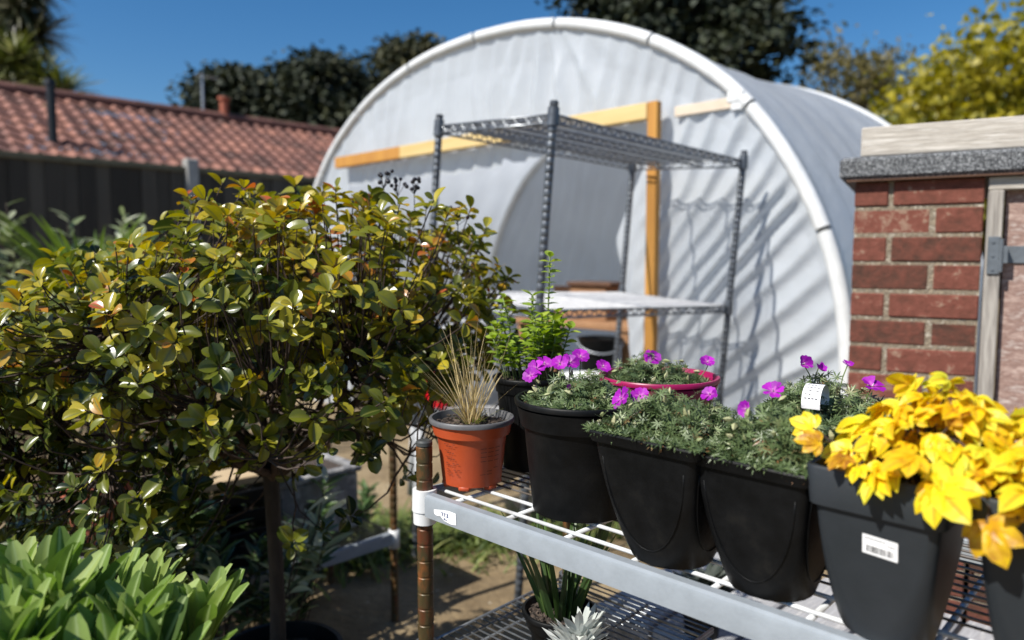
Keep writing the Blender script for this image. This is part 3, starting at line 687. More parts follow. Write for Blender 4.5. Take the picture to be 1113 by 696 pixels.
# ------------------------------------------------------------------ brick store at the right
bs = thing('brick_store', 'small red brick store with felt coping and weathered hatch door', 'outbuilding', (.945, 2.05, 0), math.atan2(-.484, .875))
# local x along the front wall (to the right), y into the building; front face at y=0
BW, BD = 1.75, .85
k = MB(); k.box((.152, BD / 2, .704), (.300, BD - .001, 1.404)); k.box((BW / 2 + .16, BD / 2, .25), (BW - .33, BD - .001, .49)); k.build('mortar', M['mortar'], bs)
br = MB()
def brick(x0, x1, z0, y=-.0030, dep=.1, z1=None):
    t_ = float(np.clip(.44 + .16 * z0 + .16 * rng.normal(), .14, .95)); j = lambda s_: float(rng.normal() * s_)
    z1 = z1 or z0 + .0655 + j(.0008)
    br.box(((x0 + x1) / 2, y + dep / 2 + j(.001), (z0 + z1) / 2), (x1 - x0, dep, z1 - z0), bev=.0035, tint=t_, rot=Matrix.Rotation(j(.006), 3, 'Y'))
zc = 1.258 + 2 * .075; row = 0
while zc > .02:
    z0 = zc - .0695
    if row % 2 == 0: brick(0, .083, z0); brick(.095, .302, z0)
    else: brick(0, .184, z0); brick(.196, .302, z0)
    if zc < .5:
        xx = .314 if row % 2 else .314
        off = .0 if row % 2 == 0 else .11
        x = .314
        first = True
        while x < BW:
            L_ = (.215 - off) if first and off else .215
            brick(x, x + L_ - .011, z0); x += L_; first = False
    # left side return
    for q in range(4): 
        y0 = .104 + q * .18; tt_ = float(np.clip(.5 + .25 * rng.normal(), 0, 1)); br.box((.045, y0 + .085, z0 + .032), (.098, .168, .064), bev=.0045, tint=tt_)
    zc -= .075; row += 1
br.build('brickwork', M['brick'], bs)
cpn = MB(); cpn.box((BW / 2 - .03, .411, 1.441), (BW + .02, .868, .062), bev=.010); o = cpn.build('coping', M['felt'], bs)
cpn = MB(); cpn.box((BW / 2 - .02, .40, 1.4075), (BW, .86, .004)); cpn.build('soffit', M['dark_wood'], bs)
tb = MB(); tb.box((BW / 2 + .01, .03, 1.513), (BW - .0, .055, .080), bev=.004); tb.build('roof_timber', M['pale_timber'], bs)
jb = MB(); jb.box((.327, .012, .94), (.034, .05, .86), bev=.003); jb.build('door_jamb', M['grey_wood'], bs)
jb = MB(); jb.box((.327 + .7, .014, 1.387), (1.434, .048, .034), bev=.003); jb.build('door_head', M['pale_timber'], bs)
jb = MB(); jb.box((1.03, .012, .525), (1.37, .05, .03), bev=.003); jb.build('door_sill', M['grey_wood'], bs)
dr = MB(); dr.box((1.03, .035, .955), (1.36, .03, .83), bev=.002); door = dr.build('door', M['door_wood'], bs)
hg = MB(); hg.box((.327, -.016, 1.205), (.026, .005, .095), bev=.001)
hg.tube([(.343, -.018, 1.163), (.343, -.018, 1.247)], .005, 8)
hg.box((.50, .017, 1.207), (.31, .005, .044), bev=.001); hg.box((.35, .0, 1.207), (.016, .036, .044), bev=.001)
for z in (1.17, 1.205, 1.24): hg.tube([(.325, -.0185, z), (.325, -.0215, z)], .0038, 8)
for x in (.40, .5, .6): hg.tube([(x, .0145, 1.207), (x, .0115, 1.207)], .0038, 8)
hg.build('hinge', M['galv'], door)

# ------------------------------------------------------------------ bench of grey boards behind the front shelf
u0, v0, zt = -1.16, 1.46, .30
bn = thing('board_bench', 'low bench of wide grey boards beside the brick store', 'bench', UV(u0, v0), ROT)
for i in range(5):
    b = MB(); b.box((.085 + i * .178, .30, zt - .02), (.165, .60, .04), bev=.006)
    o = b.build('board', M['slabs'], bn)
    q = MB(); q.lathe([(0, .0), (.009, .0), (.009, .002), (0, .002)], 12, (.085 + i * .178 - .03, .06, zt)); q.build('bolt', M['galv'], o)
b = MB(); b.box((.445, .035, zt - .075), (.86, .03, .068), bev=.004); b.build('apron', M['grey_wood'], bn)
for x in (.05, .84):
    for y in (.07, .53):
        b = MB(); b.box((x, y, (zt - .042) / 2), (.07, .035, zt - .042)); b.build('leg', M['grey_wood'], bn)

# ------------------------------------------------------------------ front shelf unit
UL = -.872; VF = .679; SL = .93; SDp = .35; ZS = .845
fs = thing('shelf_unit', 'wire shelf unit with rusty posts and thick grey front rail holding the pots', 'shelf unit', UV(UL, VF + .004), rad(-43.6))
for (x, y) in ((0, 0), (SL, 0), (0, SDp), (SL, SDp)):
    o = post_mb(0, .915, .0125, .0254, .0009).build('post', M['rust'], fs, smooth=True, sharp=35); o.location = (x, y, 0)
    c = MB(); c.lathe([(.0, .9155), (.0126, .9155), (.0126, .921), (.010, .9235), (0, .9235)], 16); o2 = c.build('cap', M['dark_cap'], o, smooth=True, sharp=40)
    for z in ((ZS, .6) if x == 0 else (ZS,)):
        c = MB(); c.lathe([(.013, z - .050), (.0175, z - .050), (.018, z - .030), (.0195, z - .03), (.0185, z + .003), (.013, z + .003)], 20); o2 = c.build('collar', M['white_plastic'] if z > .7 else M['zinc'], fs, smooth=True, sharp=40); o2.location = (x, y, 0)
# front rail: folded channel with a rounded top lip
def channel(mb, p, q, outward, h=.033, d=.013):
    p = np.array(p, float); q = np.array(q, float); ow = np.array(outward, float)
    sec = [(0, -h), (d, -h), (d, -.007), (d - .0015, -.0025), (d - .005, 0), (-.004, 0), (-.006, -.002), (-.006, -.006), (0, -.006)]
    V = [p + ow * a + np.array([0, 0, b_]) for a, b_ in sec] + [q + ow * a + np.array([0, 0, b_]) for a, b_ in sec]
    n = len(sec); mb.add(V, [(i, (i + 1) % n, n + (i + 1) % n, n + i) for i in range(n)] + [tuple(range(n))[::-1], tuple(range(n, 2 * n))])
rail = MB(); channel(rail, (.018, -.002, ZS), (SL - .018, -.002, ZS), (0, -1, 0)); front = rail.build('front_rail', M['bar'], fs, smooth=True, sharp=28)
rail = MB(); channel(rail, (SL - .018, SDp + .002, ZS), (.018, SDp + .002, ZS), (0, 1, 0)); rail.build('back_rail', M['bar'], fs, smooth=True, sharp=28)
for x, s_ in ((0, -1), (SL, 1)):
    rail = MB(); channel(rail, (x + s_ * .002, .018, ZS), (x + s_ * .002, SDp - .018, ZS), (s_, 0, 0), .026); rail.build('side_rail', M['bar'], fs, smooth=True, sharp=28)
wv = MB(); zz = ZS - .004
for y in (.028, .072): wv.tube([(0, y, zz), (SL, y, zz)], .0028, 8)
for x in np.arange(.055, SL, .105): wv.tube([(x, 0, zz - .005), (x, SDp, zz - .005)], .0034, 8)
wv.build('support_wires', M['wire'], fs, smooth=True)
wv = MB()
for y in np.arange(.105, SDp, .019): wv.tube([(0, y, zz), (SL, y, zz)], .0017, 6)
wv.build('shelf_wires', M['wire_old'], fs, smooth=True)
zl = .6
wv = MB()
LT = .30
for y in np.arange(0.0, SDp + .001, .0145): wv.tube([(0, y, zl), (LT, y, zl)], .0016, 6)
for x in np.arange(.05, LT + .01, .125): wv.tube([(x, 0, zl - .005), (x, SDp, zl - .005)], .003, 6)
for x in (0, LT): wv.tube([(x, 0, zl), (x, SDp, zl)], .003, 6); wv.tube([(x, 0, zl - .02), (x, SDp, zl - .02)], .003, 6)
for y in (0, SDp): wv.tube([(0, y, zl - .02), (LT, y, zl - .02)], .003, 6)
wv.build('lower_shelf', M['zinc'], fs, smooth=True)
# torn white sticker with blue print on the rail
sk = MB(); y = -.0158
sk.add([(.040, y, .829), (.062, y, .833), (.074, y, .8345), (.088, y, .834), (.089, y, .817), (.078, y, .8155), (.063, y, .817), (.055, y, .822), (.046, y, .821), (.041, y, .8225)], [tuple(range(10))])
stk = sk.build('sticker', M['sticker'], front)
sk = MB(); y = -.0162
for x in (.0585, .0645, .0705):
    sk.box((x, y, .8285), (.0036, .0002, .0012)); sk.box((x + (.0012 if x < .06 else 0), y, .8262), (.0014, .0002, .0046))
sk.box((.0705, y - .0001, .8245), (.004, .0002, .0012)); sk.box((.066, y, .8196), (.007, .0002, .0011)); sk.box((.0635, y, .8203), (.0018, .0002, .003))
sk.build('print', M['ink_blue'], stk)

# ------------------------------------------------------------------ pots
def round_pot(t, r0, r1, h, m, rim=.012, rimh=.02, rim_m=None, ribs=False, feet=False):
    b = MB(); z0 = .006 if feet else 0
    pr = [(0, z0), (r0, z0)]
    def rad_(z): return r0 + (r1 - r0) * z / h
    if ribs:
        for k_ in range(1, 12): z = z0 + (h - z0) * k_ / 12; pr += [(rad_(z) - .0004, z)]
    hb = h - max(.026, rimh * 1.25); pr += [(rad_(hb) - .003, hb - .002), (rad_(hb) - .002, hb), (rad_(hb) + .0025, hb + .001), (rad_(h) + .003, h - rimh * .35)]
    n0 = len(pr)
    b.lathe(pr, 48)
    if feet:
        for a in np.linspace(0, 2 * math.pi, 7)[:-1] + .3: b.box((math.cos(a) * r0 * .86, math.sin(a) * r0 * .86, .004), (.014, .018, .008), rot=Matrix.Rotation(a, 3, 'Z'), bev=.002)
    body = b.build('pot', m, t, smooth=True, sharp=45)
    q = MB(); R = r1 + .002
    q.lathe([(R, h - .008), (R + .0035, h - .0075), (R + .0045, h - .002), (R + .003, h), (R - .0005, h), (R - .002, h - .004), (r0 + (r1 - r0) * .5 - .012, h * .5)], 48)
    q.build('rim', rim_m or m, body, smooth=True, sharp=50)
    return body
def rsq(h, c, n=7):
    a = np.linspace(0, math.pi / 2, n); pts = []
    for k_ in range(4):
        ox, oy = [(1, 1), (-1, 1), (-1, -1), (1, -1)][k_]
        for t_ in a: an = t_ + k_ * math.pi / 2; pts.append((ox * (h - c) + c * math.cos(an), oy * (h - c) + c * math.sin(an)))
    return np.array(pts)
def loft(mb, secs):
    n = len(secs[0][0]); V = np.concatenate([np.c_[p, np.full(n, z)] for p, z in secs])
    mb.add(V, [(i * n + j, i * n + (j + 1) % n, (i + 1) * n + (j + 1) % n, (i + 1) * n + j) for i in range(len(secs) - 1) for j in range(n)] + [tuple(range(n))[::-1]])
def square_pot(t, hb_, ht, H, m, band=.0, lip=.003, welted=True):
    """square at the mouth, its faces sweeping in to a rounded foot"""
    b = MB(); zt_ = H - band
    secs = []
    for k_ in range(13):
        s_ = k_ / 12; hh = hb_ + (ht - hb_) * s_ ** .8; cr = .010 + (hh - .012) * max(0, 1 - s_ * 1.02) ** 2.6
        secs.append((rsq(hh, min(cr, hh * .98)), zt_ * s_))
    loft(b, secs); body = b.build('pot', m, t, smooth=True, sharp=40)
    r_ = MB(); bh = band if band else .012; o_ = .005 if band else lip
    z1 = H; z0 = zt_ - (0.0 if band else .012)
    if not band: z1 = H
    ss = [(rsq(ht + .0006, .010), z0 + .0005), (rsq(ht + o_, .012), z0 - .001), (rsq(ht + o_ + .003, .012), z1 - .002), (rsq(ht + o_ + .002, .012), z1), (rsq(ht + o_ - .003, .010), z1), (rsq(ht - .003, .009), z1 - .012), (rsq(ht - .012, .009), H * .55)]
    n = len(ss[0][0]); V = np.concatenate([np.c_[p, np.full(n, z)] for p, z in ss])
    r_.add(V, [(i * n + j, i * n + (j + 1) % n, (i + 1) * n + (j + 1) % n, (i + 1) * n + j) for i in range(len(ss) - 1) for j in range(n)])
    r_.build('rim', m, body, smooth=True, sharp=40)
    # raised U shaped welt on the faces
    wl = MB()
    for fr in range(4):
        R_ = Matrix.Rotation(fr * math.pi / 2, 3, 'Z'); pts = []
        for a in np.linspace(-math.pi, 0, 21):
            x = math.cos(a) * ht * .80; s_ = .80 + .68 * math.sin(a) if True else 0; z = zt_ * max(.06, s_)
            hh = hb_ + (ht - hb_) * (z / zt_) ** .8; x *= (.86 + .14 * z / zt_)
            pts.append(R_ @ Vector((x, -hh - .0002, z)))
        wl.tube(pts, .0008, 5)
    if welted: wl.build('welt', m, body, smooth=True)
    return body
def soil_round(t, r, z):
    b = MB(); rr = np.linspace(0, r, 9); a = np.linspace(0, 2 * math.pi, 33)
    P = np.array([[(q * math.cos(x), q * math.sin(x), z + .010 * (vnoise(q * math.cos(x) * 130 + 40, q * math.sin(x) * 130 + 40) - .5)) for x in a] for q in rr]); b.grid(P)
    n = int(60 + r * 900)
    for _ in range(n):
        q = r * .96 * math.sqrt(random.random()); x = random.random() * 6.283; L_ = .0018 + .0045 * random.random() ** 2
        b.box((q * math.cos(x), q * math.sin(x), z + .004), (L_, L_ * .6, L_ * .35), rot=Matrix.Rotation(random.random() * 3, 3, 'Z') @ Matrix.Rotation(random.random(), 3, 'X'))
    o = b.build('soil', M['soil'], t, smooth=False); return o

def flower(t, p, nrm, r, tint=.6, openness=1.):
    m = MB(); n = unit(np.array(nrm, float)); a0 = random.random() * 6
    e1 = unit(np.cross(n, [0.3, .2, 1.])); e2 = np.cross(n, e1)
    A = a0 + np.arange(5) * 2 * math.pi / 5
    d = np.cos(A)[:, None] * e1 + np.sin(A)[:, None] * e2
    f = unit(d * openness + n * (.25 + 1.2 * (1 - openness)))
    m.leaves(PETAL, np.tile(p, (5, 1)) + d * .001, f, np.tile(n, (5, 1)) + rng.normal(size=(5, 3)) * .25, r * (.78 + .22 * rng.random(5)), np.clip(tint + .3 * rng.normal(size=5), 0, 1))
    o = m.build('flower', M['petal'], t, smooth=True)
    c = MB(); c.tube([np.array(p) + n * .001, np.array(p) + n * r * .3], [r * .07, r * .03], 6); c.build('flower_centre', M['flower_eye'], o)
    return o
def stem(mb, p, q, r=.0009, bow=.01):
    p = np.array(p, float); q = np.array(q, float); s_ = np.linspace(0, 1, 5)[:, None]
    mb.tube(p + (q - p) * s_ + rng.normal(size=3) * bow * (s_ - s_ ** 2) * 4, r, 5)

def geranium(t, r, z, hgt, n=900, square=False, flowers=(), seed=0, over=-.004, buds=16, off=(0, 0)):
    """low mound of finely cut grey green leaves; local flower places (x, y, z above rim, nx, ny, nz, size)"""
    r_ = np.random.default_rng(seed)
    if square: xy = (r_.random((n, 2)) * 2 - 1) * (r + over); q = np.max(np.abs(xy), 1) / (r + over)
    else:
        a = r_.random(n) * 2 * math.pi; q = np.sqrt(r_.random(n)); xy = np.stack([np.cos(a), np.sin(a)], -1) * (q * (r + over))[:, None]
    dome = hgt * (1 - q ** 2.6) * (.62 + .75 * vnoise(xy[:, 0] * 42 + seed, xy[:, 1] * 42 + 9))
    lay = r_.random(n) ** .55
    zz = z - .012 + dome * lay + .006 * r_.normal(size=n) + .012 * (1 - q)
    zz = np.where(q > .8, np.maximum(zz, z + .001), zz)
    pos = np.c_[xy + np.array(off) * (dome / max(hgt, 1e-3))[:, None], zz]
    up = np.c_[xy / r * .7, np.full(n, .9)] + r_.normal(size=(n, 3)) * .45
    fw = np.c_[xy / r + r_.normal(size=(n, 2)) * .9, r_.normal(size=n) * .5 + .15]
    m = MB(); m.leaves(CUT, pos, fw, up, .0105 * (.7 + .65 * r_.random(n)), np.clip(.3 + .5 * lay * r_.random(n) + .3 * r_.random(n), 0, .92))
    k = n // 14; i_ = r_.integers(0, n, k); m.leaves(CUT, pos[i_] - [0, 0, .004], fw[i_], up[i_], .011 * np.ones(k), np.full(k, 1.))
    for _ in range(40):
        i = r_.integers(0, n); stem(m, (pos[i, 0] * .3, pos[i, 1] * .3, z - .02), pos[i], .0007)
    if buds:
        b = m; m.cur = 1; i_ = r_.permutation(np.nonzero((lay > .6))[0])[:buds]; bp = pos[i_] + np.c_[np.zeros((len(i_), 2)), .004 + .012 * r_.random(len(i_))]
        b.leaves(BUD, bp, np.c_[r_.normal(size=(len(i_), 2)) * .6, .5 + r_.normal(size=len(i_)) * .7], r_.normal(size=(len(i_), 3)), np.c_[np.full(len(i_), .0085), np.full(len(i_), .0105), np.full(len(i_), .0085)] * (.8 + .5 * r_.random((len(i_), 1))), r_.random(len(i_)))
    st = m; m.cur = 2; m.tint = .5
    for (x, y, h, nx, ny, nz, s_, op) in flowers:
        p = np.array([x, y, z + h]); flower(t, p, (nx, ny, nz), s_ * .86, .55, op); stem(st, (x * .7, y * .7, z - .01), p, .0008, .006)
    m.build('foliage', [M['gera_leaf'], M['bud'], M['stem_green']], t)

ZP = ZS + .001
UVr = lambda u, v: UV(u, v, ZP)
def cd(x, y):   # camera-facing offset (x right, y away) into the shelf's turned frame
    return ((x - y) * R2, (x + y) * R2)
# a: orange pot of straw grass
pa = thing('potted_grass', 'straw coloured grass in an orange brown plastic pot by the rusty post', 'potted plant', UVr(-.846, .757))
body = round_pot(pa, .046, .0605, .107, M['orange_pot'], rim_m=M['grey_rim'], rimh=.014, feet=True)
soil_round(pa, .057, .096)
# faint lines of small print moulded on the pot wall
prn = MB()
def prn_line(a0, a1, z, th=.0009):
    rr = .046 + (.0605 - .046) * z / .107 + .0006; a = np.linspace(a0, a1, 6)
    V = [(rr * math.cos(x), rr * math.sin(x), z + d) for x in a for d in (-th / 2, th / 2)]
    prn.add(V, [(2 * i, 2 * i + 2, 2 * i + 3, 2 * i + 1) for i in range(5)])
for z, L_ in ((.074, .2), (.0705, .16), (.064, .12), (.0605, .17), (.054, .14), (.0505, .18), (.044, .24), (.0405, .16), (.034, .26), (.030, .2), (.0255, .24)):
    a = rad(-90) - .78; nseg = 4
    for k_ in range(nseg):
        if random.random() < .85: prn_line(a + L_ * 2 * k_ / nseg, a + L_ * 2 * (k_ + .72) / nseg, z)
for z in (.068, .062, .055, .048, .036, .032, .027):
    for k_ in range(3):
        if random.random() < .8: prn_line(rad(-90) + .3 + .22 * k_, rad(-90) + .3 + .22 * (k_ + .8), z)
prn.build('print', M['print'], body)
m = MB(); n = 58
a = rng.random(n) * 2 * math.pi; q = .011 * np.sqrt(rng.random(n)); lean = rng.normal(size=(n, 2)) * .19
L_ = .05 + .135 * rng.random(n) ** 1.2
fw = np.c_[lean + np.stack([np.cos(a), np.sin(a)], -1) * .06, np.ones(n)]
m.leaves(STRAW, np.c_[np.cos(a) * q, np.sin(a) * q, np.full(n, .092)], fw, rng.normal(size=(n, 3)), np.c_[np.full(n, .105), L_, L_], np.clip(.35 + .65 * rng.random(n), 0, 1))
n = 14; a = rng.random(n) * 2 * math.pi
m.leaves(STRAW, np.c_[np.cos(a) * .008, np.sin(a) * .008, np.full(n, .092)], np.c_[np.cos(a) * .62, np.sin(a) * .62, np.ones(n) * .9], np.tile([0, 0, 1.], (n, 1)), np.c_[np.full(n, .13), .07 + .09 * rng.random(n), .09 * np.ones(n)], .5 + .5 * rng.random(n))
n = 26; a = rng.random(n) * 2 * math.pi
m.leaves(STRAW, np.c_[np.cos(a) * .008, np.sin(a) * .008, np.full(n, .092)], np.c_[np.cos(a) * .8, np.sin(a) * .8, np.ones(n) * .8], np.tile([0, 0, 1.], (n, 1)), np.c_[np.full(n, .16), .022 + .03 * rng.random(n), .05 * np.ones(n)], .15 * rng.random(n))
m.build('grass_blades', M['straw'], pa)

# b: leafy green plant in black pot
pb = thing('potted_mint', 'tall bright green leafy herb in a black pot behind the orange pot', 'potted plant', UVr(-.852, .893))
round_pot(pb, .044, .056, .155, M['black_pot'], ribs=True); soil_round(pb, .053, .146)
m = MB(); sm = MB(); rr_ = np.random.default_rng(77)
for i in range(46):
    a = rr_.random() * 6.28; q = .045 * math.sqrt(rr_.random()); H = .055 + .07 * rr_.random()
    p0 = np.array([q * math.cos(a), q * math.sin(a), .14]); ln = np.array([math.cos(a) * .28, math.sin(a) * .28, 1.])
    if i == 0: p0 = np.array([.028, .0, .14]); ln = np.array([.03, 0, 1.]); H = .215
    if i in (1, 2, 3): H = .15; ln = ln * [.8, .8, 1]
    ln = unit(ln); s_ = np.linspace(0, 1, 5)[:, None]; sm.tube(p0 + ln * H * s_, .0013, 5)
    k = int(H / .012)
    for j in range(k):
        z = .35 + .65 * (j + 1) / k if i else .30 + .7 * (j + 1) / k
        p = p0 + ln * H * min(z, 1); an = a + j * 1.57
        for sgn in (0, math.pi):
            d = np.array([math.cos(an + sgn), math.sin(an + sgn), .3 + .5 * (j == k - 1)])
            m.leaves(OVATE, [p], [d], [[0, 0, 1] + rr_.normal(size=3) * .25], np.array([.0135 + .010 * rr_.random()]), [np.clip(.15 + .35 * j / k + .4 * rr_.random(), 0, 1)])
m.build('foliage', M['mint_leaf'], pb, smooth=True); sm.build('stems', M['stem_green'], pb, smooth=True)

GG = 'magenta geraniums on the shelf'
# c: round black pot
pc = thing('potted_geranium', 'grey green geranium with a row of magenta flowers in a round black pot', 'potted plant', UVr(-.655, .793), 0, GG)
round_pot(pc, .068, .088, .158, M['black_pot'], rimh=.03); soil_round(pc, .084, .146)
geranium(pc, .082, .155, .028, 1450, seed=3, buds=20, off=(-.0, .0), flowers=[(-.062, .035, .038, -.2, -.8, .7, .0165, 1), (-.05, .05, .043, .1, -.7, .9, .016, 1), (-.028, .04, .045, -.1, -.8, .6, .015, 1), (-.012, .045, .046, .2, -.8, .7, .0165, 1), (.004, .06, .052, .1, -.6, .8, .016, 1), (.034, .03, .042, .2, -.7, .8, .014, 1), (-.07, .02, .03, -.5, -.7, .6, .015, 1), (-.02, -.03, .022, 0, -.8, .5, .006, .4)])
# pink pot
pp = thing('potted_geranium', 'geranium with two magenta flowers in a bright pink plastic bowl', 'potted plant', UVr(-.655, .985), 0, GG)
round_pot(pp, .058, .089, .168, M['pink_pot'], rimh=.03, ribs=True); soil_round(pp, .083, .152)
geranium(pp, .078, .160, .028, 1300, seed=4, buds=14, over=-.004, off=(-.02, 0), flowers=[(-.012, -.01, .036, 0, -.9, .5, .0165, 1), (.074, -.012, .030, .1, -.6, .8, .0155, 1)])
# d, e: square black pots
pd = thing('potted_geranium', 'square black pot of geranium with two flowers at its left corner', 'potted plant', UV(-.470, .742, ZP), ROT, GG)
square_pot(pd, .047, .070, .152, M['black_pot'])
geranium(pd, .070, .152, .034, 1650, square=True, seed=5, over=.002, flowers=[(-.070, -.010, .028, -.2, -.9, .6, .0175, 1), (-.058, .012, .030, .4, -.8, .6, .014, 1), (.02, .045, .038, 0, -.8, .6, .013, 1)])
pe = thing('potted_geranium', 'square black pot full of geranium beside the grey barcoded planter', 'potted plant', UV(-.348, .748, ZP), ROT, GG)
square_pot(pe, .044, .064, .147, M['black_pot'])
geranium(pe, .064, .147, .038, 1550, square=True, seed=6, over=.002, flowers=[(-.05, .03, .034, -.2, -.9, .3, .012, .8), (-.035, .065, .052, .1, -.7, .8, .016, 1), (.03, -.02, .012, 0, -.8, .5, .006, .4)])
# i: pot at the back with the curled label
pi_ = thing('potted_geranium', 'geranium in a black pot behind the yellow plant, with a curled white label', 'potted plant', UVr(-.385, .972), 0, GG)
round_pot(pi_, .062, .082, .150, M['black_pot'], rimh=.03); soil_round(pi_, .078, .14)
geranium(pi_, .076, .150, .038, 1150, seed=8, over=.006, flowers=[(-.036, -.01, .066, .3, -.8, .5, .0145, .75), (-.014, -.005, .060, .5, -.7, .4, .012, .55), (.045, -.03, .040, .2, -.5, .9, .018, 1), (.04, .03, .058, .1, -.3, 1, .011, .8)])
lb = MB(); a = np.linspace(rad(200), rad(-20), 16)
P = np.array([[(x_, .021 * math.cos(t_) + .016 * 0, .021 * math.sin(t_)) for x_ in (-.011, .011)] for t_ in a]); lb.grid(P)
P2 = P * .97; lb.grid(P2[::-1])
lab = thing('plant_label', 'curled white plastic plant label stuck among the geranium leaves', 'label', (.378, .905, ZP + .176), rad(-38))
o = lb.build('strip', M['sticker'], lab, smooth=True)
q = MB()
for k_ in range(7):
    for j_ in range(4):
        if random.random() < .75:
            t_ = rad(165 - k_ * 14); t2 = t_ - .06; x_ = -.008 + j_ * .0042
            q.add([(x_, .0214 * math.cos(t_), .0214 * math.sin(t_)), (x_ + .003, .0214 * math.cos(t_), .0214 * math.sin(t_)), (x_ + .003, .0214 * math.cos(t2), .0214 * math.sin(t2)), (x_, .0214 * math.cos(t2), .0214 * math.sin(t2))], [(0, 1, 2, 3)])
q.build('print', M['ink'], o)

# g, h: slate planters of golden foliage
def golden(t, z, n, seed, R, big=()):
    r_ = np.random.default_rng(seed); m = MB(); sm = MB()
    a = r_.random(n) * 2 * math.pi; q = np.sqrt(r_.random(n)); el = r_.random(n)
    d = np.stack([np.cos(a) * q, np.sin(a) * q], -1) * R[0] + np.array(R[2:4])
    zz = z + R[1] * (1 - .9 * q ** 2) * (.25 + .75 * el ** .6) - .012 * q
    pos = np.c_[d[:, 0], d[:, 1], zz]
    fw = np.c_[np.cos(a) * (.4 + q) + r_.normal(size=n) * .5, np.sin(a) * (.4 + q) + r_.normal(size=n) * .5, .25 - .6 * q + r_.normal(size=n) * .35]
    up = np.c_[np.cos(a) * .5, np.sin(a) * .5, np.full(n, .8)] + r_.normal(size=(n, 3)) * .35
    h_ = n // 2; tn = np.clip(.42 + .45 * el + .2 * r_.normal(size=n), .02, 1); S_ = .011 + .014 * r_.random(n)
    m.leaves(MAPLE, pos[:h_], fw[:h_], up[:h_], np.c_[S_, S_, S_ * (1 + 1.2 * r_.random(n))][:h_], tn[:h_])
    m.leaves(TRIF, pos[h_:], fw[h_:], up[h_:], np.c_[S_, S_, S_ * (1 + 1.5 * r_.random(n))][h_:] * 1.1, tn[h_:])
    for (x, y, h, fx, fy, fz, s_, tn) in big:
        m.leaves(MAPLE, [(x, y, z + h)], [(fx, fy, fz)], [(-.3, -.75, .6)], np.array([s_]), [tn]); stem(sm, (x * .3, y * .3, z), (x, y, z + h), .0012)
    for i in range(0, n, 3): stem(sm, (pos[i, 0] * .25, pos[i, 1] * .25, z - .02), pos[i], .0011)
    m.build('foliage', M['yellow_leaf'], t); sm.build('stems', M['twig'], t)
pg = thing('potted_golden_shrub', 'golden yellow leaved plant in a slate grey planter bearing a barcode sticker', 'potted plant', UV(-.226, .738, ZP), ROT)
body = square_pot(pg, .040, .054, .160, M['slate_pot'], band=.036, welted=False)
b = MB(); b.box((0, 0, .147), (.108, .108, .004)); b.build('soil', M['soil'], pg)
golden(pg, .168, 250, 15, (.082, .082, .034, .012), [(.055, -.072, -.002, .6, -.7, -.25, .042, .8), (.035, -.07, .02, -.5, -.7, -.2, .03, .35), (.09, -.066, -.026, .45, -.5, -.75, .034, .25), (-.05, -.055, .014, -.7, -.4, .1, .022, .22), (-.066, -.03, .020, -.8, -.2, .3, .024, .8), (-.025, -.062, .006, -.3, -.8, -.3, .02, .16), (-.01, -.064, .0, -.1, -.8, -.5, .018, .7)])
# barcode sticker on the front face of the body, tilted with it
def facept(x, z, hb_=.040, ht=.054, zt_=.124): return hb_ + (ht - hb_) * (z / zt_) ** .8
sk = MB(); x0, x1, z0, z1 = -.0085, .0215, .0865, .1045
tl = -.06
def SP(x, z, d): 
    zz_ = z + tl * (x - x0); return (x, -facept(x, zz_) - d, zz_)
sk.add([SP(x0, z0, .0009), SP(x1, z0, .0009), SP(x1, z1, .0009), SP(x0, z1, .0009)], [(0, 1, 2, 3)])
stk = sk.build('barcode_sticker', M['sticker'], body)
sk = MB(); x = x0 + .0035
while x < x1 - .0035:
    w_ = random.choice([.0004, .0004, .0007, .001]); sk.add([SP(x, z0 + .0022, .0012), SP(x + w_, z0 + .0022, .0012), SP(x + w_, z0 + .0085, .0012), SP(x, z0 + .0085, .0012)], [(0, 1, 2, 3)]); x += w_ + random.choice([.0004, .0005, .0009])
for za, xa, xb in ((z1 - .0035, x0 + .002, x1 - .010), (z1 - .0062, x1 - .009, x1 - .002)):
    x = xa
    while x < xb:
        w_ = random.choice([.0007, .001, .0013]); sk.add([SP(x, za, .0012), SP(x + w_, za, .0012), SP(x + w_, za + .0011, .0012), SP(x, za + .0011, .0012)], [(0, 1, 2, 3)]); x += w_ + .0005
sk.build('barcode', M['ink'], stk)
ph = thing('potted_golden_shrub', 'second golden leaved plant in a dark planter at the near end of the shelf', 'potted plant', UV(-.092, .742, ZP), ROT)
square_pot(ph, .040, .054, .160, M['slate_pot'], band=.036, welted=False)
b = MB(); b.box((0, 0, .147), (.108, .108, .004)); b.build('soil', M['soil'], ph)
golden(ph, .165, 170, 16, (.085, .075, .0, .01))

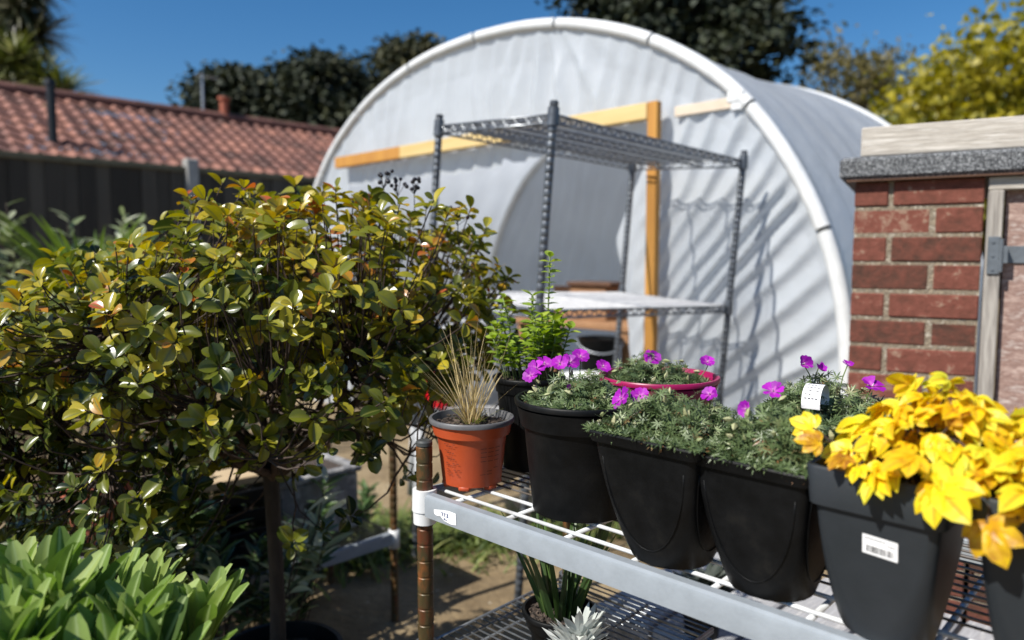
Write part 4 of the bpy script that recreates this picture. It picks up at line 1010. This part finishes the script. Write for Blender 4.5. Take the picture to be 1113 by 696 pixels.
# ------------------------------------------------------------------ plants on the lower shelf
def low_pot(name, label, u, v, r=.05):
    t = thing(name, label, 'potted plant', UV(u, v, .603)); round_pot(t, r * .78, r, .075, M['black_pot']); soil_round(t, r * .93, .066); return t
t = low_pot('potted_iris', 'dark green sword leaved plant on the lower wire shelf', -.70, .80)
n = 26; a = rng.random(n) * 6.28; m = MB()
m.leaves(blade_tpl(.032, .12), np.c_[np.cos(a) * .02, np.sin(a) * .02, np.full(n, .06)], np.c_[np.cos(a) * .38, np.sin(a) * .38, np.ones(n)], rng.normal(size=(n, 3)), .13 + .09 * rng.random(n), rng.random(n)); m.build('foliage', M['sword_leaf'], t)
t = low_pot('potted_dusty_miller', 'silvery white felted plant on the lower wire shelf', -.60, .725)
n = 22; a = rng.random(n) * 6.28; m = MB(); el = rng.random(n)
m.leaves(lobed_tpl(5, .11, 2.0), np.c_[np.cos(a) * .012, np.sin(a) * .012, .065 + .04 * el], np.c_[np.cos(a) * .55, np.sin(a) * .55, .5 + el], np.c_[-np.cos(a), -np.sin(a), np.ones(n)], .036 + .024 * rng.random(n), rng.random(n)); m.build('foliage', M['silver_leaf'], t)
t = thing('potted_succulent', 'dark lobed leaf rosette in a small black pot on the grey board bench', 'potted plant', (.455, 1.70, zt + .001)); round_pot(t, .04, .05, .075, M['black_pot']); soil_round(t, .046, .066)
n = 34; a = rng.random(n) * 6.28; m = MB(); el = rng.random(n)
m.leaves(lobed_tpl(5, .16, 2.2), np.c_[np.cos(a) * .02, np.sin(a) * .02, .07 + .05 * el], np.c_[np.cos(a) * .7, np.sin(a) * .7, .4 + el], np.c_[-np.cos(a), -np.sin(a), np.ones(n)], .05 + .035 * rng.random(n), rng.random(n)); m.build('foliage', M['dark_leaf'], t)

# ------------------------------------------------------------------ the round headed standard shrub
shx, shy = -.497, 1.50
sh = thing('standard_shrub', 'round headed evergreen shrub on a bare stem with yellow green and bronze leaves', 'shrub', (shx, shy, 0))
b = MB(); PH = .365
b.lathe([(0, .12), (.105, .12), (.128, PH - .03), (.134, PH - .028), (.136, PH), (.126, PH), (.118, PH - .05)], 36); b.build('pot', M['black_pot'], sh, smooth=True, sharp=45)
soil_round(sh, .12, PH - .035)
# crown in local coordinates
CC = np.array([-.055, .0, 1.04]); CR = np.array([.535, .37, .275])
r_ = np.random.default_rng(9)
def crown_pt(d, f):
    e_ = 2.6; k_ = (np.abs(d[:, 0]) ** e_ + np.abs(d[:, 1]) ** e_ + np.abs(d[:, 2]) ** e_) ** (-1 / e_)
    p = d * (k_ * f)[:, None] * CR
    top = 1 + .24 * np.clip(p[:, 0] / CR[0], -1.2, 1) * (p[:, 2] > 0)      # taller towards its right shoulder
    p[:, 2] *= top
    low = p[:, 2] < 0; p[low, 0] *= (1 + .28 * p[low, 2] / CR[2] * (p[low, 0] > 0)); p[:, 2] += -.15 * np.clip(-p[:, 0] / CR[0] - .1, 0, 1) * (p[:, 2] > -.05)
    return CC + p
nt_ = 1650
d = unit(r_.normal(size=(nt_, 3)) * [1, 1, .9] + [0, 0, .12]); f = np.clip(.97 - .55 * r_.random(nt_) ** 1.9 + .05 * r_.normal(size=nt_), .4, 1.1)
f *= .9 + .2 * vnoise(d[:, 0] * 4 + 10, d[:, 2] * 5 + d[:, 1] * 3 + 10)
keep = ~((d[:, 2] < -.45) & (r_.random(nt_) < .6)); d = d[keep]; f = f[keep]
tips = crown_pt(d, f); dirs = unit(d / CR * .3 + [0, 0, .55] + r_.normal(size=d.shape) * .35)
# a stray shoot to the right and a low one in front of the stem
extra = np.array([[.53, .05, 1.04], [.565, .08, 1.055], [.50, .02, 1.02], [.50, -.02, .95], [.15, -.18, .70], [.10, -.2, .685], [.20, -.16, .72], [.34, -.1, .76], [.30, -.14, .79], [-.3, -.2, .75], [-.2, -.22, .72], [-.38, -.15, .77], [.37, -.05, .82], [.40, -.1, .86]])
lowl = np.c_[-.58 + .52 * r_.random(150), -.36 + .3 * r_.random(150), .66 + .22 * r_.random(150)]; lowl[:, 2] -= .05 * (lowl[:, 0] + .25); extra = np.concatenate([extra, lowl])
tips = np.concatenate([tips, extra]); dirs = np.concatenate([dirs, unit(np.c_[extra[:, :2] - CC[:2], np.full(len(extra), .25)])])
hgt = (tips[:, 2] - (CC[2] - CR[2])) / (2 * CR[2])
lf = MB(); tw = MB()
TOPT = np.array([0, 0, .80])
limbs = []
for i in range(11):
    a = i * 2.399; q = np.array([math.cos(a) * .32, math.sin(a) * .25, .19 + .15 * r_.random()])
    s_ = np.linspace(0, 1, 7)[:, None]; P = TOPT - [0, 0, .05] + q * np.c_[s_ ** .8, s_ ** .8, s_] * 1. + CC * [1, 1, 0] * s_ + r_.normal(size=(7, 3)) * .008
    tw.tube(P, .0085 * (1 - .7 * s_[:, 0]), 7); limbs.append(P)
for i in range(9):
    a = i * .698 + .2; s_ = np.linspace(0, 1, 7)[:, None]; q = np.array([math.cos(a) * .40, math.sin(a) * .29, .02 + .05 * r_.random()])
    P = TOPT + [0, 0, -.01] + q * s_ + CC * [1, 1, 0] * s_ + np.array([0, 0, .06]) * (s_ - s_ ** 2) * 4 + r_.normal(size=(7, 3)) * .006
    tw.tube(P, .0065 * (1 - .7 * s_[:, 0]), 6); limbs.append(P)
nodes = np.concatenate(limbs)
for i, p in enumerate(tips):
    k_ = np.argsort(np.linalg.norm(nodes - p, axis=1) + .1 * r_.random(len(nodes)))[0]; q = nodes[k_]
    s_ = np.linspace(0, 1, 6)[:, None]; mid = (p - q) * s_ + np.array([0, 0, -.035]) * (s_ - s_ ** 2) * 4 * (np.linalg.norm(p - q) / .2) + q
    mid[1:-1] += r_.normal(size=(4, 3)) * .004
    tw.tube(mid, .0023 * (1 - .55 * s_[:, 0]), 4, caps=False)
trunk = MB(); s_ = np.linspace(0, 1, 9)
trunk.tube(np.stack([-.004 + .006 * np.sin(s_ * 4), .004 * np.cos(s_ * 6), PH - .05 + (.82 - PH + .05) * s_], -1), .0148 * (1 + .25 * (1 - s_) ** 3 + .2 * s_ ** 4), 12)
trunk.build('trunk', M['dark_bark'], sh, smooth=True); tw.build('branches', M['twig'], sh)
pos = []; fw = []; up = []; sc = []; ti = []
for i, p in enumerate(tips):
    k_ = r_.integers(4, 9); dd = dirs[i]; e1 = unit(np.cross(dd, [.3, .1, .9])); e2 = np.cross(dd, e1); a0 = r_.random() * 6.28
    base = np.clip(.27 + .48 * hgt[i] + .17 * r_.normal(), .05, .8)  # higher leaves tinted yellower: young growth, with the sunlit top put into colour
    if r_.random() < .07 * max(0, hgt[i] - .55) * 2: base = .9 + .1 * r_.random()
    for j in range(k_):
        a = a0 + j * 2.4; lev = j / k_
        out = math.cos(a) * e1 + math.sin(a) * e2
        pos.append(p - dd * .022 * lev + out * .003); fw.append(out * (.75 + .5 * lev) + dd * (.75 - .75 * lev) + r_.normal(size=3) * .15)
        up.append(dd * 1. - out * .3 + r_.normal(size=3) * .28); L_ = .034 * (.5 + .75 * r_.random()) * (.8 + .3 * lev); sc.append((L_ * (.95 + .3 * r_.random()), L_, L_))
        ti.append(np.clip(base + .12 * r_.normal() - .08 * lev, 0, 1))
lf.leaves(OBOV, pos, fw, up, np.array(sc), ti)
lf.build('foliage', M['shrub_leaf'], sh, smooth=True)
for (x, y, z) in ((.235, .02, 1.365), (.262, .03, 1.35), (.30, .0, 1.352), (.385, .03, 1.29), (-.09, -.1, 1.30)):
    bb = MB()
    for k_ in range(9):
        c = np.array([x, y, z]) + r_.normal(size=3) * [.008, .006, .010]
        rr = .0042 * (.8 + .4 * r_.random()); a = np.linspace(0, math.pi, 6); bb.lathe(np.stack([rr * np.sin(a), rr * np.cos(a)], -1)[::-1], 8, c)
        bb.tube([np.array([x, y, z - .025]), c], .0006, 4)
    bb.tube([(x, y, z - .06), (x, y, z - .02)], .001, 5)
    bb.build('berry_cluster', M['berry'], sh, smooth=True)

# ------------------------------------------------------------------ soft green plant, near left
cl = thing('leafy_perennial', 'clump of soft pale green tongue shaped leaves in front of the round shrub', 'plant', (-.495, .74, 0))
b = MB(); b.lathe([(0, 0), (.14, 0), (.18, .66), (.19, .66), (.19, .69), (.175, .69), (.17, .6)], 36); b.build('pot', M['black_pot'], cl, smooth=True, sharp=40)
soil_round(cl, .172, .655)
m = MB(); r_ = np.random.default_rng(12)
for i in range(56):
    a = r_.random() * 6.28; q = .165 * math.sqrt(r_.random()); c = np.array([math.cos(a) * q, math.sin(a) * q * .9, .735 + .055 * r_.random() + .055 * (1 - q / .17)])
    k_ = 12; A = np.arange(k_) * 2.4 + r_.random() * 6; lv = np.arange(k_) / k_
    lean = np.array([math.cos(a), math.sin(a), 0]) * q * 1.2
    out = np.stack([np.cos(A), np.sin(A), 0 * A], -1)
    m.leaves(SPAT, c + out * .004 - np.outer(lv, [0, 0, .03]), out * (.14 + .5 * lv ** 1.5)[:, None] + lean * .5 + [0, 0, 1.35] + r_.normal(size=(k_, 3)) * .2, -out + [0, 0, .5] + r_.normal(size=(k_, 3)) * .15, (.052 + .05 * r_.random(k_)) * (.8 + .35 * lv), np.clip(.42 + .3 * (1 - lv) + .22 * r_.normal(size=k_) + .16 * r_.normal(), 0, 1))
m.build('foliage', M['sage_leaf'], cl, smooth=True)

# ------------------------------------------------------------------ plants behind the shrub on the left, before the fence
def stem_plant(name, label, cat, loc, n, H, leaf, tpl, matl, seed, spread=.3, per=16, lean=.25):
    t = thing(name, label, cat, loc); r_ = np.random.default_rng(seed); m = MB(); sm = MB()
    for i in range(n):
        a = r_.random() * 6.28; q = spread * math.sqrt(r_.random()); h = H * (.6 + .4 * r_.random()); p0 = np.array([q * .5 * math.cos(a), q * .5 * math.sin(a), 0]); d = np.array([math.cos(a) * lean, math.sin(a) * lean, 1.]); s_ = np.linspace(0, 1, 6)[:, None]
        P = p0 + d * h * s_ + r_.normal(size=(6, 3)) * .008; sm.tube(P, .006 * (1 - .7 * s_[:, 0]) * min(1, H), 5)
        k_ = per; tt = .3 + .7 * r_.random(k_) ** .6; pp = p0 + d * h * tt[:, None]; A = r_.random(k_) * 6.28
        m.leaves(tpl, pp, np.c_[np.cos(A), np.sin(A), .5 + .5 * r_.random(k_)], np.tile([0, 0, 1.], (k_, 1)) + r_.normal(size=(k_, 3)) * .3, leaf * (.6 + .7 * r_.random(k_)), np.clip(r_.random(k_), 0, 1))
    sm.build('stems', M['twig'], t, smooth=True); m.build('foliage', matl, t, smooth=True); return t
stem_plant('grey_leaved_shrub', 'grey green leafy shrub against the dark fence at far left', 'shrub', (px(52, 4.3), 4.3, 0), 34, 1.52, .11, LANCE, M['grey_leaf'], 51, .6, 30, .22)
t = thing('strap_leaved_plant', 'green strappy leaved plant in front of the fence, beside the grey shrub', 'plant', (px(100, 4.1), 4.1, 0)); n = 60; a = rng.random(n) * 6.28; m = MB()
m.leaves(blade_tpl(.03, .3), np.c_[np.cos(a) * .05, np.sin(a) * .05, .8 + .1 * rng.random(n)], np.c_[np.cos(a) * .5, np.sin(a) * .5, np.ones(n)], np.c_[-np.cos(a), -np.sin(a), np.ones(n) * .2], .45 + .35 * rng.random(n), rng.random(n))
m.build('foliage', M['strap_leaf'], t); b = MB(); b.tube([(0, 0, 0), (0, 0, .8)], [.07, .055], 9); b.build('stem', M['bark'], t)
stem_plant('low_green_plant', 'small bright green plant at the left edge below the grey shrub', 'plant', (px(8, 3.6), 3.6, 0), 26, 1.12, .09, LANCE, M['strap_leaf'], 52, .45, 26, .2)
# beneath the crown
stem_plant('twiggy_plant', 'open twiggy plant with small narrow leaves seen left of the bare stem', 'plant', (px(225, 1.75), 1.75, 0), 22, .66, .075, LANCE, M['grey_leaf'], 53, .3, 16, .28)
stem_plant('dry_bush', 'dry brown bush in the shade behind the bare stem', 'bush', (px(245, 2.5), 2.5, 0), 40, .52, .06, LANCE, M['dry_leaf'], 54, .4, 40, .2)
stem_plant('dark_bush', 'dark green bush in deep shade just left of the bare stem', 'bush', (px(200, 2.0), 2.0, 0), 46, .62, .06, LANCE, M['sword_leaf'], 57, .6, 36, .25)
stem_plant('dark_bush', 'dark green bush in deep shade behind the left side of the round shrub', 'bush', (px(90, 2.1), 2.1, 0), 40, .85, .07, LANCE, M['sword_leaf'], 55, .7, 40, .25)
stem_plant('dark_bush', 'dark green bush under the low rack, right of the bare stem', 'bush', (px(330, 2.9), 2.9, 0), 30, .3, .06, LANCE, M['sword_leaf'], 56, .5, 30, .3)
t = thing('terracotta_pot', 'terracotta pot half hidden behind the lower left leaves of the shrub', 'plant pot', (px(96, 1.72), 1.72, .52))
b = MB(); b.lathe([(0, 0), (.05, 0), (.07, .12), (.078, .12), (.078, .15), (.07, .15), (.06, .05)], 28); b.build('pot', M['terracotta'], t, smooth=True, sharp=40); soil_round(t, .068, .135)
b = MB(); b.box((px(96, 1.72), 1.72, .26), (.2, .2, .518), bev=.01); tag(b.build('plinth', M['black_pot']), 'black plinth box beneath the terracotta pot', 'plinth')

# ------------------------------------------------------------------ low rack behind the stem
lr = thing('low_rack', 'low wire rack with brown posts and grey rail behind the shrub stem', 'shelving rack', (-.388, 2.35, 0), rad(45))
# local x runs away to the right, so the rack extends to -x; y to the back left
LL, LD = .95, .40
for (x, y) in ((0, 0), (-LL, 0), (0, LD), (-LL, LD)):
    o = post_mb(0, .60, .0125).build('post', M['rust'], lr, smooth=True, sharp=35); o.location = (x, y, 0)
    c = MB(); c.lathe([(.013, .25), (.019, .25), (.018, .31), (.013, .31)], 14); o = c.build('collar', M['white_plastic'], lr, smooth=True); o.location = (x, y, 0)
for zq in (.306,):
    rl = MB(); channel(rl, (-LL + .018, -.002, zq), (-.018, -.002, zq), (0, -1, 0), .04)
    channel(rl, (-.018, LD + .002, zq), (-LL + .018, LD + .002, zq), (0, 1, 0), .04); rl.build('rail', M['bar'], lr, smooth=True, sharp=28)
    wv = MB()
    for y in np.arange(.0, LD, .02): wv.tube([(-LL, y, zq - .004), (0, y, zq - .004)], .0018, 5)
    for x in (-LL, -.7, -.47, -.24, 0): wv.tube([(x, 0, zq - .008), (x, LD, zq - .008)], .0035, 6)
    wv.build('shelf_wires', M['wire_old'], lr, smooth=True)
def rk(x, y, z): return (-.388 + (x - y) * R2, 2.35 + (x + y) * R2, z)
t = thing('stone_trough', 'grey stone trough with pale rim standing on the low rack', 'trough', rk(-.20, .24, .306), rad(45))
b = MB(); b.box((0, 0, .095), (.28, .26, .19), bev=.008); b.build('body', M['trough'], t)
b = MB(); b.box((0, -.125, .202), (.30, .03, .022), bev=.005); b.box((0, .125, .202), (.30, .03, .022), bev=.005); b.box((-.135, 0, .202), (.03, .22, .022), bev=.005); b.box((.135, 0, .202), (.03, .22, .022), bev=.005); b.build('rim', M['trough'], t)
b = MB(); b.box((0, 0, .195), (.24, .22, .008)); b.build('soil', M['soil'], t)
t = thing('plastic_crate', 'black plastic crate on the low rack with a tan plank across it', 'crate', rk(-.56, .2, .306), rad(45))
b = MB()
for s_ in (-1, 1):
    for z in (.03, .09, .15, .21): b.box((0, s_ * .14, z), (.36, .012, .035), bev=.002); b.box((s_ * .18, 0, z), (.012, .28, .035), bev=.002)
    for q in (-1, 1): b.box((s_ * .176, q * .136, .115), (.022, .022, .23), bev=.002)
b.box((0, 0, .006), (.35, .27, .01)); b.build('body', M['black_pot'], t)
b = MB(); b.box((0, 0, .012), (.44, .12, .024), bev=.003); o = b.build('wooden_plank', M['plank']); o.location = rk(-.52, .16, .54); o.rotation_euler = (0, 0, rad(38)); tag(o, 'sunlit tan plank lying across the black crate on the low rack', 'plank')

# grey garden chair and red sack truck behind the shelf
cx_, cy_, _ = at(505, 345, 3.1)
chair('plastic_chair', 'grey plastic garden chair behind the straw grass', (cx_, cy_, .12), rad(190), M['chair'])
tx, ty, tz = at(478, 442, 2.86)
t = thing('watering_can', 'red watering can on the lowest shelf of the tall rack, behind the straw grass', 'watering can', (tx, ty, tz), rad(20))
b = MB(); b.lathe([(0, 0), (.055, 0), (.055, .12), (.045, .135), (.03, .14), (.028, .13)], 28); b.build('body', M['red'], t, smooth=True, sharp=40)
b = MB(); a = np.linspace(-.3, math.pi * .95, 14); b.tube(np.stack([.02 + .055 * np.cos(a), 0 * a, .13 + .085 * np.sin(a)], -1), .0085, 8); b.build('handle', M['red'], t, smooth=True)
b = MB(); b.tube([(-.05, 0, .03), (-.10, 0, .12), (-.125, 0, .17)], [.014, .010, .009], 10); b.tube([(-.125, 0, .17), (-.14, 0, .20)], [.009, .026], 14); b.build('spout', M['red'], t, smooth=True)

# ------------------------------------------------------------------ weeds along the path
m = MB(); n = 2600; r_ = np.random.default_rng(61)
u_ = r_.normal(size=n) * .55 - .2; v_ = r_.normal(size=n) * .11
cx0 = np.array([px(470, 3.0), 3.02]); dirw = np.array([.93, .12]); nw = np.array([-.12, .93])
xy = cx0 + u_[:, None] * dirw + v_[:, None] * nw * (1.0 + .6 * vnoise(u_ * 6, 0 * u_))[:, None]
a = r_.random(n) * 6.28
m.leaves(blade_tpl(.05, .45, 3), np.c_[xy, np.zeros(n)], np.c_[np.cos(a) * .7, np.sin(a) * .7, np.ones(n)], np.c_[-np.cos(a), -np.sin(a), np.ones(n) * .3], .05 + .11 * r_.random(n), np.clip(r_.normal(size=n) * .25 + .5, 0, 1))
tag(m.build('weeds', M['weed']), None, None, kind='stuff')
